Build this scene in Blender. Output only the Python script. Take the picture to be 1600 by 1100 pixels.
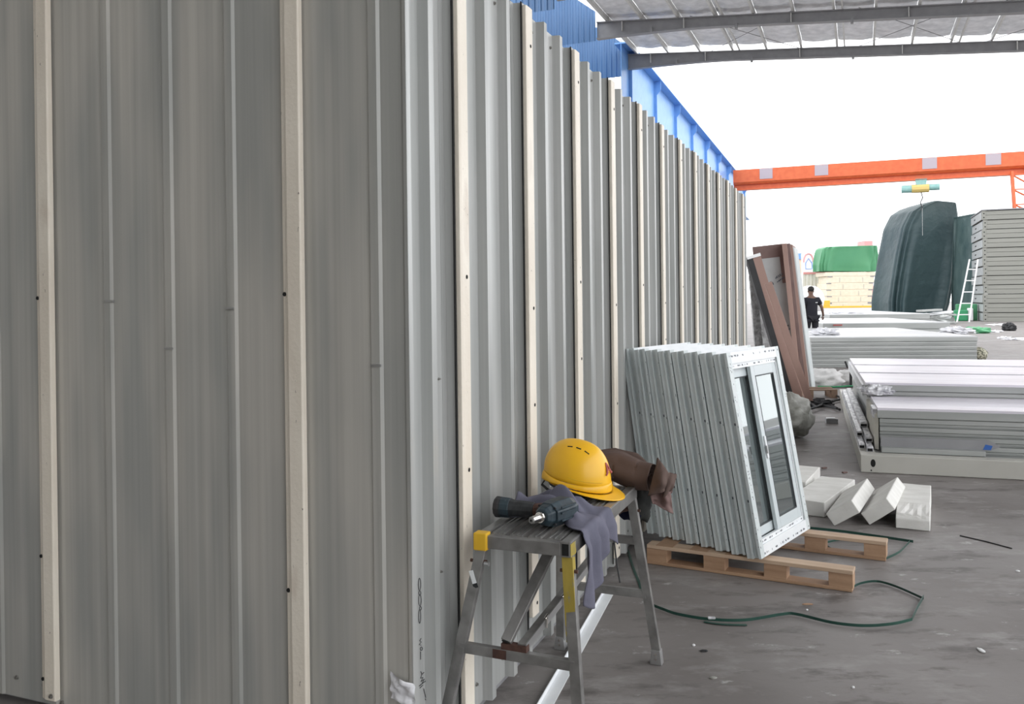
import bpy, bmesh, math, random
from mathutils import Vector, Matrix, Euler, noise
R_ = math.radians
random.seed(7)
for o in list(bpy.data.objects): bpy.data.objects.remove(o)
scene = bpy.context.scene
COL = scene.collection

# ------------------------------------------------------------------ camera, sky, exposure
F, CX, CY, HC = 1350.0, 800.0, 472.0, 1.55        # focal length and principal point in photograph pixels, eye height
ROLL, PITCH = 0.012, R_(0.2)
fw = Vector((0, math.cos(PITCH), -math.sin(PITCH)))
rt = Vector((math.cos(ROLL), 0, -math.sin(ROLL)))
upv = rt.cross(fw).normalized(); rt = fw.cross(upv).normalized()
CAM = Vector((0, 0, HC))
cam = bpy.data.cameras.new('camera'); camo = bpy.data.objects.new('camera', cam); COL.objects.link(camo)
m = Matrix((rt, upv, -fw)).transposed().to_4x4(); m.translation = CAM; camo.matrix_world = m
cam.sensor_width = 36.0; cam.lens = F/1600*36; cam.shift_y = -(550-CY)/1600.0
cam.clip_start = 0.05; cam.clip_end = 600
scene.camera = camo
world = bpy.data.worlds.new('overcast_sky'); scene.world = world; world.use_nodes = True
bg = world.node_tree.nodes['Background']
bg.inputs[0].default_value = (0.965, 0.98, 1.0, 1); bg.inputs[1].default_value = 1.35
vs = scene.view_settings
vs.view_transform = 'Standard'; vs.look = 'None'; vs.exposure = 0.95; vs.gamma = 1.0; vs.use_curve_mapping = False

def ray(x, y): return fw + rt*((x-CX)/F) - upv*((y-CY)/F)
def G(x, y, z=0.0):
    d = ray(x, y); return CAM + d*((z-HC)/d.z)
def D(x, y, Y):
    d = ray(x, y); return CAM + d*(Y/d.y)
TH = math.atan2(1344-800, 1350)
dv = Vector((math.sin(TH), math.cos(TH), 0)); nv = Vector((math.cos(TH), -math.sin(TH), 0)); zv = Vector((0, 0, 1))

# ------------------------------------------------------------------ materials
def mat(name, c1, c2=None, scale=(4, 4, 4), rough=0.6, metal=0.0, bump=0.0, bscale=30.0, detail=4.0, c3=None, spec=0.5,
        ramp=(0.35, 0.65), rvar=0.0, bstretch=None, bdist=0.02, coat=0.0):
    M = bpy.data.materials.new(name); M.use_nodes = True
    nt = M.node_tree; N = nt.nodes; L = nt.links; p = N['Principled BSDF']
    p.inputs['Base Color'].default_value = (*c1, 1); p.inputs['Roughness'].default_value = rough
    p.inputs['Metallic'].default_value = metal; p.inputs['Specular IOR Level'].default_value = spec
    p.inputs['Coat Weight'].default_value = coat
    tc = N.new('ShaderNodeTexCoord')
    if c2 is not None:
        mp = N.new('ShaderNodeMapping'); mp.inputs['Scale'].default_value = scale
        L.new(tc.outputs['Object'], mp.inputs[0])
        nz = N.new('ShaderNodeTexNoise'); nz.inputs['Scale'].default_value = 1.0; nz.inputs['Detail'].default_value = detail
        L.new(mp.outputs[0], nz.inputs['Vector'])
        rp = N.new('ShaderNodeValToRGB'); e = rp.color_ramp.elements
        e[0].position, e[1].position = ramp; e[0].color = (*c1, 1); e[1].color = (*c2, 1)
        if c3 is not None:
            x = e.new(min(ramp[1]+0.1, 1.0)); x.color = (*c3, 1)
        L.new(nz.outputs['Fac'], rp.inputs[0]); L.new(rp.outputs[0], p.inputs['Base Color'])
        if rvar:
            mr = N.new('ShaderNodeMapRange'); mr.inputs['To Min'].default_value = rough-rvar; mr.inputs['To Max'].default_value = rough+rvar
            L.new(nz.outputs['Fac'], mr.inputs[0]); L.new(mr.outputs[0], p.inputs['Roughness'])
    if bump:
        n2 = N.new('ShaderNodeTexNoise'); n2.inputs['Scale'].default_value = bscale; n2.inputs['Detail'].default_value = 3
        if bstretch:
            m2 = N.new('ShaderNodeMapping'); m2.inputs['Scale'].default_value = bstretch
            L.new(tc.outputs['Object'], m2.inputs[0]); L.new(m2.outputs[0], n2.inputs['Vector'])
        else: L.new(tc.outputs['Object'], n2.inputs['Vector'])
        b = N.new('ShaderNodeBump'); b.inputs['Strength'].default_value = bump; b.inputs['Distance'].default_value = bdist
        L.new(n2.outputs['Fac'], b.inputs['Height']); L.new(b.outputs[0], p.inputs['Normal'])
    return M
M = {}
def wall_mat(name, a, b, rough, metal):
    """galvanised painted sheet: broad smudges plus fine vertical wipe streaks"""
    Mt = mat(name, a, b, scale=(5.0, 5.0, 0.9), rough=rough, metal=metal, bump=0.10, bscale=1.0, bstretch=(5, 5, 1.0), bdist=0.03, detail=2, ramp=(0.38, 0.62), rvar=0.08)
    nt = Mt.node_tree; N = nt.nodes; L = nt.links; p = N['Principled BSDF']
    tc = N['Texture Coordinate']
    mp = N.new('ShaderNodeMapping'); mp.inputs['Scale'].default_value = (34, 34, 0.35); L.new(tc.outputs['Object'], mp.inputs[0])
    nz = N.new('ShaderNodeTexNoise'); nz.inputs['Scale'].default_value = 1.0; nz.inputs['Detail'].default_value = 5; L.new(mp.outputs[0], nz.inputs['Vector'])
    mr = N.new('ShaderNodeMapRange'); mr.inputs['From Min'].default_value = 0.3; mr.inputs['From Max'].default_value = 0.7
    mr.inputs['To Min'].default_value = 0.86; mr.inputs['To Max'].default_value = 1.08; L.new(nz.outputs['Fac'], mr.inputs[0])
    mx = N.new('ShaderNodeMix'); mx.data_type = 'RGBA'; mx.blend_type = 'MULTIPLY'; mx.inputs['Factor'].default_value = 1.0
    src = p.inputs['Base Color'].links[0].from_socket
    L.new(src, mx.inputs[6]); L.new(mr.outputs[0], mx.inputs[7]); L.new(mx.outputs[2], p.inputs['Base Color'])
    return Mt
M['wall'] = wall_mat('grey_sheet_metal', (0.405, 0.41, 0.39), (0.535, 0.52, 0.48), 0.42, 0.18)
M['wallr'] = wall_mat('grey_sheet_metal_clean', (0.40, 0.41, 0.40), (0.46, 0.465, 0.455), 0.36, 0.22)
M['strip'] = mat('cream_strip', (0.74, 0.67, 0.57), (0.82, 0.76, 0.66), scale=(6, 6, 2), rough=0.45, c3=(0.66, 0.58, 0.49), bump=0.1, bscale=60)
def speck(Mt, col, sc, lo, spr=0.07):
    nt = Mt.node_tree; N = nt.nodes; L = nt.links; p = N['Principled BSDF']; tc = N['Texture Coordinate']
    mp = N.new('ShaderNodeMapping'); mp.inputs['Scale'].default_value = sc; L.new(tc.outputs['Object'], mp.inputs[0])
    v = N.new('ShaderNodeTexNoise'); v.inputs['Scale'].default_value = 1; v.inputs['Detail'].default_value = 6; v.inputs['Roughness'].default_value = 0.7
    L.new(mp.outputs[0], v.inputs['Vector'])
    rp = N.new('ShaderNodeValToRGB'); e = rp.color_ramp.elements; e[0].position = lo; e[0].color = (0, 0, 0, 1); e[1].position = lo+spr; e[1].color = (1, 1, 1, 1)
    L.new(v.outputs['Fac'], rp.inputs[0])
    mx = N.new('ShaderNodeMix'); mx.data_type = 'RGBA'; L.new(rp.outputs[0], mx.inputs['Factor'])
    s = p.inputs['Base Color']
    if s.links: L.new(s.links[0].from_socket, mx.inputs[6])
    else: mx.inputs[6].default_value = s.default_value
    mx.inputs[7].default_value = (*col, 1); L.new(mx.outputs[2], s)
    return Mt
speck(M['strip'], (0.10, 0.075, 0.06), (60, 60, 26), 0.665, 0.03)
M['floor'] = mat('stained_concrete', (0.165, 0.148, 0.140), (0.24, 0.222, 0.214), scale=(0.9, 0.9, 0.9), rough=0.55, bump=0.25, bscale=9, bdist=0.01, detail=9, ramp=(0.36, 0.62), rvar=0.12)
speck(M['floor'], (0.33, 0.315, 0.305), (1.3, 2.4, 1), 0.53, 0.16)
speck(M['floor'], (0.115, 0.103, 0.098), (1.8, 4.6, 1), 0.53, 0.12)
speck(M['floor'], (0.44, 0.43, 0.42), (4, 7, 1), 0.62)
M['foil'] = mat('foil_insulation', (0.62, 0.63, 0.66), (0.80, 0.80, 0.82), scale=(3, 3, 3), rough=0.35, metal=0.25, bump=0.5, bscale=4, bdist=0.1)
def translucent(Mt, f, col):
    nt = Mt.node_tree; N = nt.nodes; L = nt.links; out = N['Material Output']; p = N['Principled BSDF']
    t = N.new('ShaderNodeBsdfTranslucent'); t.inputs[0].default_value = (*col, 1); mx = N.new('ShaderNodeMixShader'); mx.inputs[0].default_value = f
    L.new(p.outputs[0], mx.inputs[1]); L.new(t.outputs[0], mx.inputs[2]); L.new(mx.outputs[0], out.inputs[0]); return Mt
M['foilroof'] = translucent(mat('thin_roof_foil', (0.54, 0.54, 0.56), (0.76, 0.76, 0.78), scale=(3, 3, 3), rough=0.4, metal=0.1, bump=0.5, bscale=4, bdist=0.1), 0.05, (0.8, 0.82, 0.86))
M['purlin'] = mat('galvanised_purlin', (0.62, 0.62, 0.60), (0.70, 0.70, 0.68), rough=0.5)
M['rafter'] = mat('grey_painted_steel', (0.26, 0.26, 0.27), (0.30, 0.30, 0.31), rough=0.5)
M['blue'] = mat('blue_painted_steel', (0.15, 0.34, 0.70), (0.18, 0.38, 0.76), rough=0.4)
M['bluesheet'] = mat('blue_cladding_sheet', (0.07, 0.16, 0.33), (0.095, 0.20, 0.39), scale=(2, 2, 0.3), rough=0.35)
M['orange'] = mat('orange_crane_paint', (0.62, 0.115, 0.035), (0.68, 0.14, 0.045), rough=0.45)
M['paleplate'] = mat('pale_splice_plate', (0.42, 0.36, 0.40), rough=0.5)
M['hoist'] = mat('hoist_green_grey', (0.22, 0.42, 0.40), (0.28, 0.48, 0.45), rough=0.5)
M['gold'] = mat('hoist_yellow', (0.62, 0.47, 0.16), rough=0.5)
M['dark'] = mat('black_rubber', (0.018, 0.018, 0.02), (0.03, 0.03, 0.032), rough=0.6)
M['steel'] = mat('worn_aluminium', (0.20, 0.195, 0.19), (0.31, 0.305, 0.295), scale=(14, 14, 14), rough=0.36, metal=0.5, bump=0.12, bscale=60, bdist=0.004, rvar=0.1)
M['steeledge'] = mat('bright_aluminium', (0.42, 0.42, 0.42), (0.5, 0.5, 0.5), rough=0.3, metal=0.7)
M['chrome'] = mat('chrome_steel', (0.75, 0.72, 0.68), rough=0.15, metal=1.0)
M['rust'] = mat('rusty_steel', (0.06, 0.030, 0.024), (0.10, 0.048, 0.034), scale=(40, 40, 40), rough=0.8)
M['yellow'] = mat('yellow_plastic', (0.72, 0.42, 0.02), (0.78, 0.47, 0.03), rough=0.5)
M['yelpaint'] = mat('chipped_yellow_paint', (0.34, 0.26, 0.045), (0.44, 0.33, 0.06), scale=(20, 20, 8), rough=0.5)
speck(M['yelpaint'], (0.22, 0.22, 0.19), (30, 30, 12), 0.54)
M['helmet'] = mat('yellow_helmet_plastic', (0.88, 0.47, 0.012), (0.92, 0.51, 0.016), scale=(9, 9, 9), rough=0.36, coat=0.15)
M['bluetool'] = mat('dark_teal_plastic', (0.014, 0.026, 0.036), (0.024, 0.045, 0.058), scale=(30, 30, 30), rough=0.45, bump=0.15, bscale=80, bdist=0.003)
speck(M['bluetool'], (0.17, 0.20, 0.22), (60, 60, 60), 0.66)
M['blackplastic'] = mat('black_plastic', (0.016, 0.018, 0.02), (0.03, 0.033, 0.036), scale=(40, 40, 40), rough=0.5)
M['cloth'] = mat('grey_blue_cloth', (0.125, 0.125, 0.165), (0.165, 0.163, 0.21), scale=(9, 9, 9), rough=0.95, bump=0.25, bscale=180, bdist=0.002, spec=0.1)
M['brown'] = mat('brown_cloth', (0.098, 0.068, 0.058), (0.125, 0.088, 0.076), scale=(8, 8, 8), rough=0.9, bump=0.2, bscale=220, bdist=0.002, spec=0.15)
M['brownin'] = mat('brown_lining', (0.16, 0.105, 0.098), (0.19, 0.13, 0.12), rough=0.9, spec=0.1)
M['darkgrey'] = mat('charcoal_cloth', (0.028, 0.029, 0.028), (0.045, 0.046, 0.044), scale=(20, 20, 20), rough=0.9, spec=0.1)
M['navy'] = mat('navy_cloth', (0.010, 0.012, 0.030), (0.016, 0.018, 0.042), rough=0.85, spec=0.1)
M['upvc'] = mat('pale_window_film', (0.55, 0.60, 0.605), (0.62, 0.66, 0.66), scale=(5, 5, 5), rough=0.35)
M['upvcw'] = mat('white_window_film', (0.74, 0.76, 0.78), (0.80, 0.82, 0.83), scale=(7, 7, 7), rough=0.38)
M['sash'] = mat('sash_grey', (0.55, 0.60, 0.615), rough=0.35)
M['gasket'] = mat('dark_gasket', (0.05, 0.055, 0.06), rough=0.6)
M['print'] = mat('printed_ink', (0.10, 0.11, 0.13), rough=0.6)
M['redprint'] = mat('red_ink', (0.42, 0.10, 0.09), rough=0.6)
M['wood'] = mat('pine_wood', (0.33, 0.20, 0.12), (0.44, 0.28, 0.175), scale=(3, 3, 26), rough=0.7, bump=0.12, bscale=40)
M['woodend'] = mat('pine_top', (0.46, 0.325, 0.225), (0.55, 0.405, 0.29), scale=(4, 30, 8), rough=0.7)
M['oldwood'] = mat('worn_wood', (0.20, 0.135, 0.095), (0.30, 0.20, 0.14), scale=(4, 20, 10), rough=0.8)
M['foam'] = mat('white_foam_block', (0.68, 0.67, 0.635), (0.78, 0.77, 0.74), scale=(5, 12, 6), rough=0.9, bump=0.3, bscale=35, bdist=0.006, detail=5)
M['strap'] = mat('green_strap', (0.012, 0.05, 0.038), (0.02, 0.075, 0.055), rough=0.35)
M['sackw'] = mat('white_woven_sack', (0.62, 0.61, 0.60), (0.72, 0.71, 0.70), rough=0.8, bump=0.3, bscale=60)
M['sackg'] = mat('grey_plastic_sack', (0.20, 0.20, 0.175), (0.40, 0.40, 0.37), scale=(6, 6, 6), rough=0.45, bump=0.6, bscale=12, bdist=0.03)
M['doorbrown'] = mat('brown_door_edge', (0.30, 0.185, 0.15), (0.36, 0.23, 0.19), scale=(2, 2, 0.6), rough=0.6)
M['doordark'] = mat('dark_brown_edge', (0.15, 0.09, 0.082), (0.19, 0.12, 0.105), rough=0.6)
M['doorface'] = mat('grey_film_face', (0.34, 0.345, 0.34), (0.42, 0.425, 0.42), scale=(3, 3, 2), rough=0.4, bump=0.2, bscale=9)
M['doorglass'] = mat('crumpled_film', (0.22, 0.22, 0.22), (0.42, 0.42, 0.42), scale=(12, 12, 12), rough=0.25, bump=0.7, bscale=18, bdist=0.03)
M['silver'] = mat('silver_panel', (0.55, 0.56, 0.57), (0.66, 0.67, 0.68), scale=(0.8, 0.8, 3), rough=0.35, metal=0.35, bump=0.15, bscale=5)
M['silverside'] = mat('grey_panel_side', (0.34, 0.355, 0.345), (0.43, 0.44, 0.43), scale=(0.7, 0.7, 6), rough=0.38, metal=0.3)
M['filmtop'] = mat('pinkish_film_top', (0.68, 0.65, 0.71), (0.82, 0.79, 0.86), scale=(1.0, 6, 6), rough=0.3, bump=0.3, bscale=10, bdist=0.02)
M['beigebeam'] = mat('beige_frame_paint', (0.46, 0.45, 0.41), (0.49, 0.48, 0.44), rough=0.45)
M['foilstrip'] = mat('silver_foil_trim', (0.40, 0.40, 0.43), (0.92, 0.92, 0.94), scale=(26, 9, 26), rough=0.25, metal=0.05, bump=0.6, bscale=30, bdist=0.02)
M['wool'] = mat('beige_wool_core', (0.52, 0.50, 0.44), (0.60, 0.58, 0.52), rough=0.95)
M['bluetape'] = mat('blue_tape', (0.03, 0.12, 0.42), rough=0.5)
M['tarp'] = mat('dark_green_tarp', (0.030, 0.058, 0.064), (0.042, 0.076, 0.080), scale=(0.4, 0.4, 0.3), rough=0.55, bump=0.45, bscale=1.2, bdist=0.25)
M['tarp2'] = mat('sheer_green_tarp', (0.035, 0.07, 0.07), (0.09, 0.135, 0.13), scale=(1, 1, 0.6), rough=0.45, bump=0.3, bscale=3, bdist=0.1)
M['tarp3'] = mat('bright_green_tarp', (0.06, 0.25, 0.12), (0.09, 0.31, 0.15), scale=(0.4, 0.4, 0.3), rough=0.5)
M['stack'] = mat('beige_module_steel', (0.24, 0.24, 0.215), (0.28, 0.28, 0.25), scale=(0.4, 0.4, 2), rough=0.45)
M['stackside'] = mat('pale_module_end', (0.36, 0.375, 0.37), (0.42, 0.435, 0.43), rough=0.5)
M['cream'] = mat('cream_panels', (0.74, 0.66, 0.52), (0.80, 0.72, 0.58), rough=0.5)
M['creamwall'] = mat('pale_container_wall', (0.66, 0.66, 0.60), (0.72, 0.72, 0.66), rough=0.5)
M['yelbeam'] = mat('yellow_beam', (0.80, 0.52, 0.06), rough=0.5)
M['white'] = mat('white_paint', (0.8, 0.8, 0.8), rough=0.5)
M['pink'] = mat('pink_paint', (0.75, 0.32, 0.32), rough=0.5)
M['bluebox'] = mat('blue_box', (0.16, 0.32, 0.72), rough=0.5)
M['peach'] = mat('peach_wall', (0.78, 0.60, 0.46), rough=0.6)
M['greenbox'] = mat('green_box', (0.03, 0.26, 0.11), (0.04, 0.30, 0.13), rough=0.5)
M['greencloth'] = mat('green_plastic_sheet', (0.06, 0.30, 0.13), (0.10, 0.38, 0.18), scale=(4, 4, 4), rough=0.5)
M['shirt'] = mat('black_shirt', (0.012, 0.012, 0.018), (0.018, 0.018, 0.026), rough=0.9)
M['trouser'] = mat('dark_trousers', (0.014, 0.014, 0.018), (0.022, 0.022, 0.028), rough=0.9)
M['skin'] = mat('skin', (0.16, 0.09, 0.065), (0.19, 0.11, 0.08), rough=0.6)
M['hair'] = mat('dark_hair', (0.025, 0.022, 0.022), rough=0.7)
M['film'] = mat('crumpled_white_film', (0.75, 0.75, 0.78), (0.85, 0.85, 0.88), rough=0.3, bump=0.6, bscale=8, bdist=0.05)
M['net'] = mat('mesh_sack', (0.10, 0.10, 0.07), (0.45, 0.43, 0.33), scale=(22, 22, 22), rough=0.8, ramp=(0.45, 0.55))
M['ink'] = mat('marker_ink', (0.03, 0.03, 0.032), rough=0.7)
M['hole'] = mat('dark_hole', (0.008, 0.008, 0.008), rough=0.9)
M['screw'] = mat('zinc_screw', (0.35, 0.34, 0.32), rough=0.35, metal=0.8)
def glass_mat():
    Mt = bpy.data.materials.new('window_glass'); Mt.use_nodes = True; nt = Mt.node_tree; N = nt.nodes; L = nt.links
    for x in list(N): N.remove(x)
    out = N.new('ShaderNodeOutputMaterial'); tr = N.new('ShaderNodeBsdfTransparent'); tr.inputs[0].default_value = (0.72, 0.80, 0.80, 1)
    df = N.new('ShaderNodeBsdfDiffuse'); df.inputs[0].default_value = (0.50, 0.57, 0.58, 1); m0_ = N.new('ShaderNodeMixShader'); m0_.inputs[0].default_value = 0.16; L.new(tr.outputs[0], m0_.inputs[1]); L.new(df.outputs[0], m0_.inputs[2])
    gl = N.new('ShaderNodeBsdfGlossy'); gl.inputs['Roughness'].default_value = 0.02; gl.inputs[0].default_value = (0.9, 0.95, 0.95, 1)
    fr = N.new('ShaderNodeFresnel'); fr.inputs['IOR'].default_value = 1.9
    mx = N.new('ShaderNodeMixShader'); ad = N.new('ShaderNodeMath'); ad.inputs[1].default_value = 0.16; ad.use_clamp = True; L.new(fr.outputs[0], ad.inputs[0]); L.new(ad.outputs[0], mx.inputs[0]); L.new(m0_.outputs[0], mx.inputs[1]); L.new(gl.outputs[0], mx.inputs[2]); L.new(mx.outputs[0], out.inputs[0])
    return Mt
M['glass'] = glass_mat()

# ------------------------------------------------------------------ mesh helpers
class MB:
    def __init__(s): s.v = []; s.f = []
    def add(s, vs, fs):
        k = len(s.v); s.v += [tuple(q) for q in vs]; s.f += [tuple(i+k for i in f) for f in fs]; return s
    def box(s, x0, x1, y0, y1, z0, z1, T=None):
        vs = [Vector(q) for q in ((x0,y0,z0),(x1,y0,z0),(x1,y1,z0),(x0,y1,z0),(x0,y0,z1),(x1,y0,z1),(x1,y1,z1),(x0,y1,z1))]
        if T is not None: vs = [T @ q for q in vs]
        return s.add(vs, [(0,3,2,1),(4,5,6,7),(0,1,5,4),(1,2,6,5),(2,3,7,6),(3,0,4,7)])
    def bar(s, a, b, w, h, up=(0,0,1), shift=(0,0)):
        """rectangular bar from a to b, w across, h along up"""
        a = Vector(a); b = Vector(b); t = (b-a).normalized(); u = Vector(up); u = (u - t*u.dot(t)).normalized(); r = t.cross(u)
        a = a + r*shift[0] + u*shift[1]; b = b + r*shift[0] + u*shift[1]
        vs = [p + r*sx*w/2 + u*sy*h/2 for p in (a, b) for sx, sy in ((-1,-1),(1,-1),(1,1),(-1,1))]
        return s.add(vs, [(0,1,2,3),(7,6,5,4),(0,4,5,1),(1,5,6,2),(2,6,7,3),(3,7,4,0)])
    def tube(s, pts, r, n=8, cap=True, flat=1.0):
        pts = [Vector(p) for p in pts]; k = len(s.v); rings = []
        prev = None
        for i, p in enumerate(pts):
            t = (pts[min(i+1, len(pts)-1)] - pts[max(i-1, 0)]).normalized()
            if prev is None:
                a = Vector((0,0,1)) if abs(t.z) < 0.9 else Vector((1,0,0)); u = (a - t*a.dot(t)).normalized()
            else: u = (prev - t*prev.dot(t)).normalized()
            prev = u; w = t.cross(u); rr = r[i] if isinstance(r, (list, tuple)) else r
            rings.append([p + (u*math.cos(2*math.pi*j/n)*flat + w*math.sin(2*math.pi*j/n))*rr for j in range(n)])
        vs = [q for g in rings for q in g]; fs = []
        for i in range(len(pts)-1):
            for j in range(n): fs.append((i*n+j, i*n+(j+1)%n, (i+1)*n+(j+1)%n, (i+1)*n+j))
        if cap: fs += [tuple(range(n-1,-1,-1)), tuple((len(pts)-1)*n+j for j in range(n))]
        return s.add(vs, fs)
    def prism(s, poly, ext):
        """poly: list of 3D points, ext: extrusion vector"""
        n = len(poly); ext = Vector(ext); vs = [Vector(p) for p in poly] + [Vector(p)+ext for p in poly]
        return s.add(vs, [tuple(range(n-1,-1,-1)), tuple(range(n, 2*n))] + [(i, (i+1)%n, n+(i+1)%n, n+i) for i in range(n)])
    def grid(s, fn, nu, nv, closed=False):
        vs = [fn(i/nu, j/nv) for i in range(nu+1) for j in range(nv+1)]
        fs = [(i*(nv+1)+j, (i+1)*(nv+1)+j, (i+1)*(nv+1)+j+1, i*(nv+1)+j+1) for i in range(nu) for j in range(nv)]
        return s.add(vs, fs)
    def sheet(s, prof, O, ax, out, h0, h1, th, zsteps=1):
        """thin folded sheet: profile [(t,o)] along ax/out, from height h0 to h1"""
        n = len(prof); vs = []
        for zz in range(zsteps+1):
            z = h0 + (h1-h0)*zz/zsteps
            for k in (0, 1):
                for (t, o) in prof: vs.append(O + ax*t + out*(o - k*th) + zv*z)
        fs = []; st = 2*n
        for q in range(zsteps):
            a = q*st; b = a+st
            for i in range(n-1):
                fs.append((a+i, a+i+1, b+i+1, b+i)); fs.append((a+n+i+1, a+n+i, b+n+i, b+n+i+1))
            fs.append((a+n, a, b, b+n)); fs.append((a+n-1, a+2*n-1, b+2*n-1, b+n-1))
        e = zsteps*st
        for i in range(n-1):
            fs.append((i+1, i, n+i, n+i+1)); fs.append((e+i, e+i+1, e+n+i+1, e+n+i))
        return s.add(vs, fs)
    def mesh(s, name, smooth=False):
        me = bpy.data.meshes.new(name); me.from_pydata([tuple(q) for q in s.v], [], s.f); me.update()
        bm = bmesh.new(); bm.from_mesh(me); bmesh.ops.recalc_face_normals(bm, faces=bm.faces); bm.to_mesh(me); bm.free()
        if smooth:
            for p in me.polygons: p.use_smooth = True
        return me
def ob(name, mb, material, parent=None, smooth=False, bevel=0.0, solid=0.0, sub=0, auto=None):
    me = mb.mesh(name, smooth) if isinstance(mb, MB) else mb
    if not me.materials: me.materials.append(M[material] if isinstance(material, str) else material)
    o = bpy.data.objects.new(name, me); COL.objects.link(o)
    if parent is not None:
        o.parent = parent
    if solid:
        q = o.modifiers.new('solid', 'SOLIDIFY'); q.thickness = solid; q.offset = 0
    if bevel:
        q = o.modifiers.new('bevel', 'BEVEL'); q.width = bevel; q.segments = 2; q.limit_method = 'ANGLE'
    if sub:
        q = o.modifiers.new('sub', 'SUBSURF'); q.levels = sub; q.render_levels = sub
    return o
def tag(o, label, cat, group=None, kind=None):
    o['label'] = label; o['category'] = cat
    if group: o['group'] = group
    o['kind'] = kind or 'thing'
    return o
def thing(name, label, cat, loc=(0,0,0), rot=(0,0,0), group=None):
    o = bpy.data.objects.new(name, None); COL.objects.link(o); o.empty_display_size = 0.1
    o.location = loc; o.rotation_euler = rot; return tag(o, label, cat, group)
def structure(name, parent=None):
    o = bpy.data.objects.new(name, None); COL.objects.link(o); o['kind'] = 'structure'; return o
def copy_thing(root, loc, rot, label, group=None):
    r = root.copy(); COL.objects.link(r); r.location = loc; r.rotation_euler = rot; r['label'] = label
    if group: r['group'] = group
    for ch in list(root.children):
        c = ch.copy(); COL.objects.link(c); c.parent = r
        for g in ch.children:
            d2 = g.copy(); COL.objects.link(d2); d2.parent = c
    return r
def lumpy(cx, cy, cz, rx, ry, rz, amp=0.15, fr=3.0, seed=0, nu=24, nv=16, flat=0.0, squash=1.0):
    mb = MB()
    def fn(u, v):
        a = 2*math.pi*u; b = math.pi*(v-0.5)
        p = Vector((math.cos(a)*math.cos(b), math.sin(a)*math.cos(b), math.sin(b)))
        k = 1 + amp*noise.noise(p*fr + Vector((seed*7.1, seed*3.3, seed))) + amp*0.5*noise.noise(p*fr*2.7 + Vector((seed, 5, 9)))
        q = Vector((p.x*rx*k, p.y*ry*k, p.z*rz*k))
        if q.z < -rz*(1-flat): q.z = -rz*(1-flat)
        return (cx+q.x, cy+q.y, cz+q.z)
    mb.grid(fn, nu, nv); return mb
def weld(o, dist=1e-4):
    bm = bmesh.new(); bm.from_mesh(o.data); bmesh.ops.remove_doubles(bm, verts=bm.verts, dist=dist)
    bmesh.ops.recalc_face_normals(bm, faces=bm.faces); bm.to_mesh(o.data); bm.free(); return o

# ------------------------------------------------------------------ floor
fl = MB().box(-60, 90, -40, 190, -0.3, 0.0)
o = ob('floor', fl, 'floor'); o['kind'] = 'structure'

# ------------------------------------------------------------------ sheet metal walls (corner building)
NW = -1.305                                   # crest plane of the long wall, along nv
WC = Vector((-0.323, 2.692, 0))               # building corner
WTOP = 2.79; AMP = 0.036; PER = 0.669
wr = structure('wall_right')
def crest(c, w=0.036, fl_=0.009, fr_=0.016): return [(c-fl_, -AMP), (c, 0), (c+w, 0), (c+w+fr_, -AMP)]
ztop = lambda k: WTOP + 0.006*math.sin(k*2.1)
NPER = 13
# corner sheet, then one sheet for each batten period
prof = [(0.0, 0.0), (0.028, 0.0), (0.055, -AMP)] + crest(0.156) + [(0.30, -AMP)]
ob('corrugated_sheet', MB().sheet(prof, WC, dv, nv, 0.03, WTOP, 0.003, 8), 'wallr', wr)
for k in range(NPER):
    b = 0.302 + PER*k
    last = (k == NPER-1)
    prof = [(b, -AMP)] + crest(b+0.045) + crest(b+0.318) + crest(b+0.538) + [(b+PER-0.004, -AMP)]
    if last: prof = [(b, -AMP)] + crest(b+0.045) + crest(b+0.318) + [(b+0.45, -AMP)]
    ob('corrugated_sheet', MB().sheet(prof, WC, dv, nv, 0.03, ztop(k), 0.003, 8), 'wallr', wr)
# battens: folded cream channels over every third rib
def batten(mb, O, ax, out, c, w, d, z0, z1, base=0.0, far=False):
    pts = [(c-w/2, base), (c-w/2, base+d*0.85), (c-w/2+0.012, base+d), (c+w/2-0.006, base+d), (c+w/2, base+d*0.9), (c+w/2, base)]
    if far: pts = [(c-w/2, base), (c-w/2, base+d*0.9), (c-w/2+0.005, base+d), (c+w/2-0.026, base+d), (c+w/2-0.012, base+d*0.72), (c+w/2, base+d*0.60), (c+w/2, base)]
    lo = [O + ax*t + out*q + zv*z0 for t, q in pts]
    return mb.prism(lo, (0, 0, z1-z0))
for k in range(NPER):
    c = 0.380 + PER*k - (0.03 if k > 8 else 0)*(k-8)
    z0 = (0.06, 0.21, 0.13, 0.08)[k % 4]
    bt = ob('batten', batten(MB(), WC, dv, nv, c, 0.074, 0.020, z0, ztop(k)-0.012, 0.001), 'strip', wr, bevel=0.002)
    for zz in (z0+0.05, 0.95+0.15*(k % 3), 1.63-0.12*(k % 2), 2.62):
        p = WC + dv*(c+0.008) + nv*0.0215 + zv*zz
        ob('bolt_hole', MB().tube([p, p+nv*0.001], 0.0075, 10), 'hole', bt)
    # dark lap line on the near side of the batten
    ob('lap_joint', MB().sheet([(c-0.050, 0.002), (c-0.040, 0.002)], WC, dv, nv, 0.05, ztop(k), 0.004), 'hole', wr)
def screw(parent, p, out, r=0.006):
    q = MB().tube([p, p+out*0.004], r*1.5, 8); q.tube([p+out*0.004, p+out*0.009], r, 6)
    me = ob('screw', q, 'screw', parent); return me
for k in range(0, 7):
    for off in (0.105, 0.25, 0.50):
        b = 0.302 + PER*k + off - (0 if k else 0)
        screw(wr, WC + dv*b + nv*(-AMP) + zv*(WTOP-0.06), nv, 0.005)
        screw(wr, WC + dv*b + nv*(-AMP) + zv*(0.115), nv, 0.005)
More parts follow.
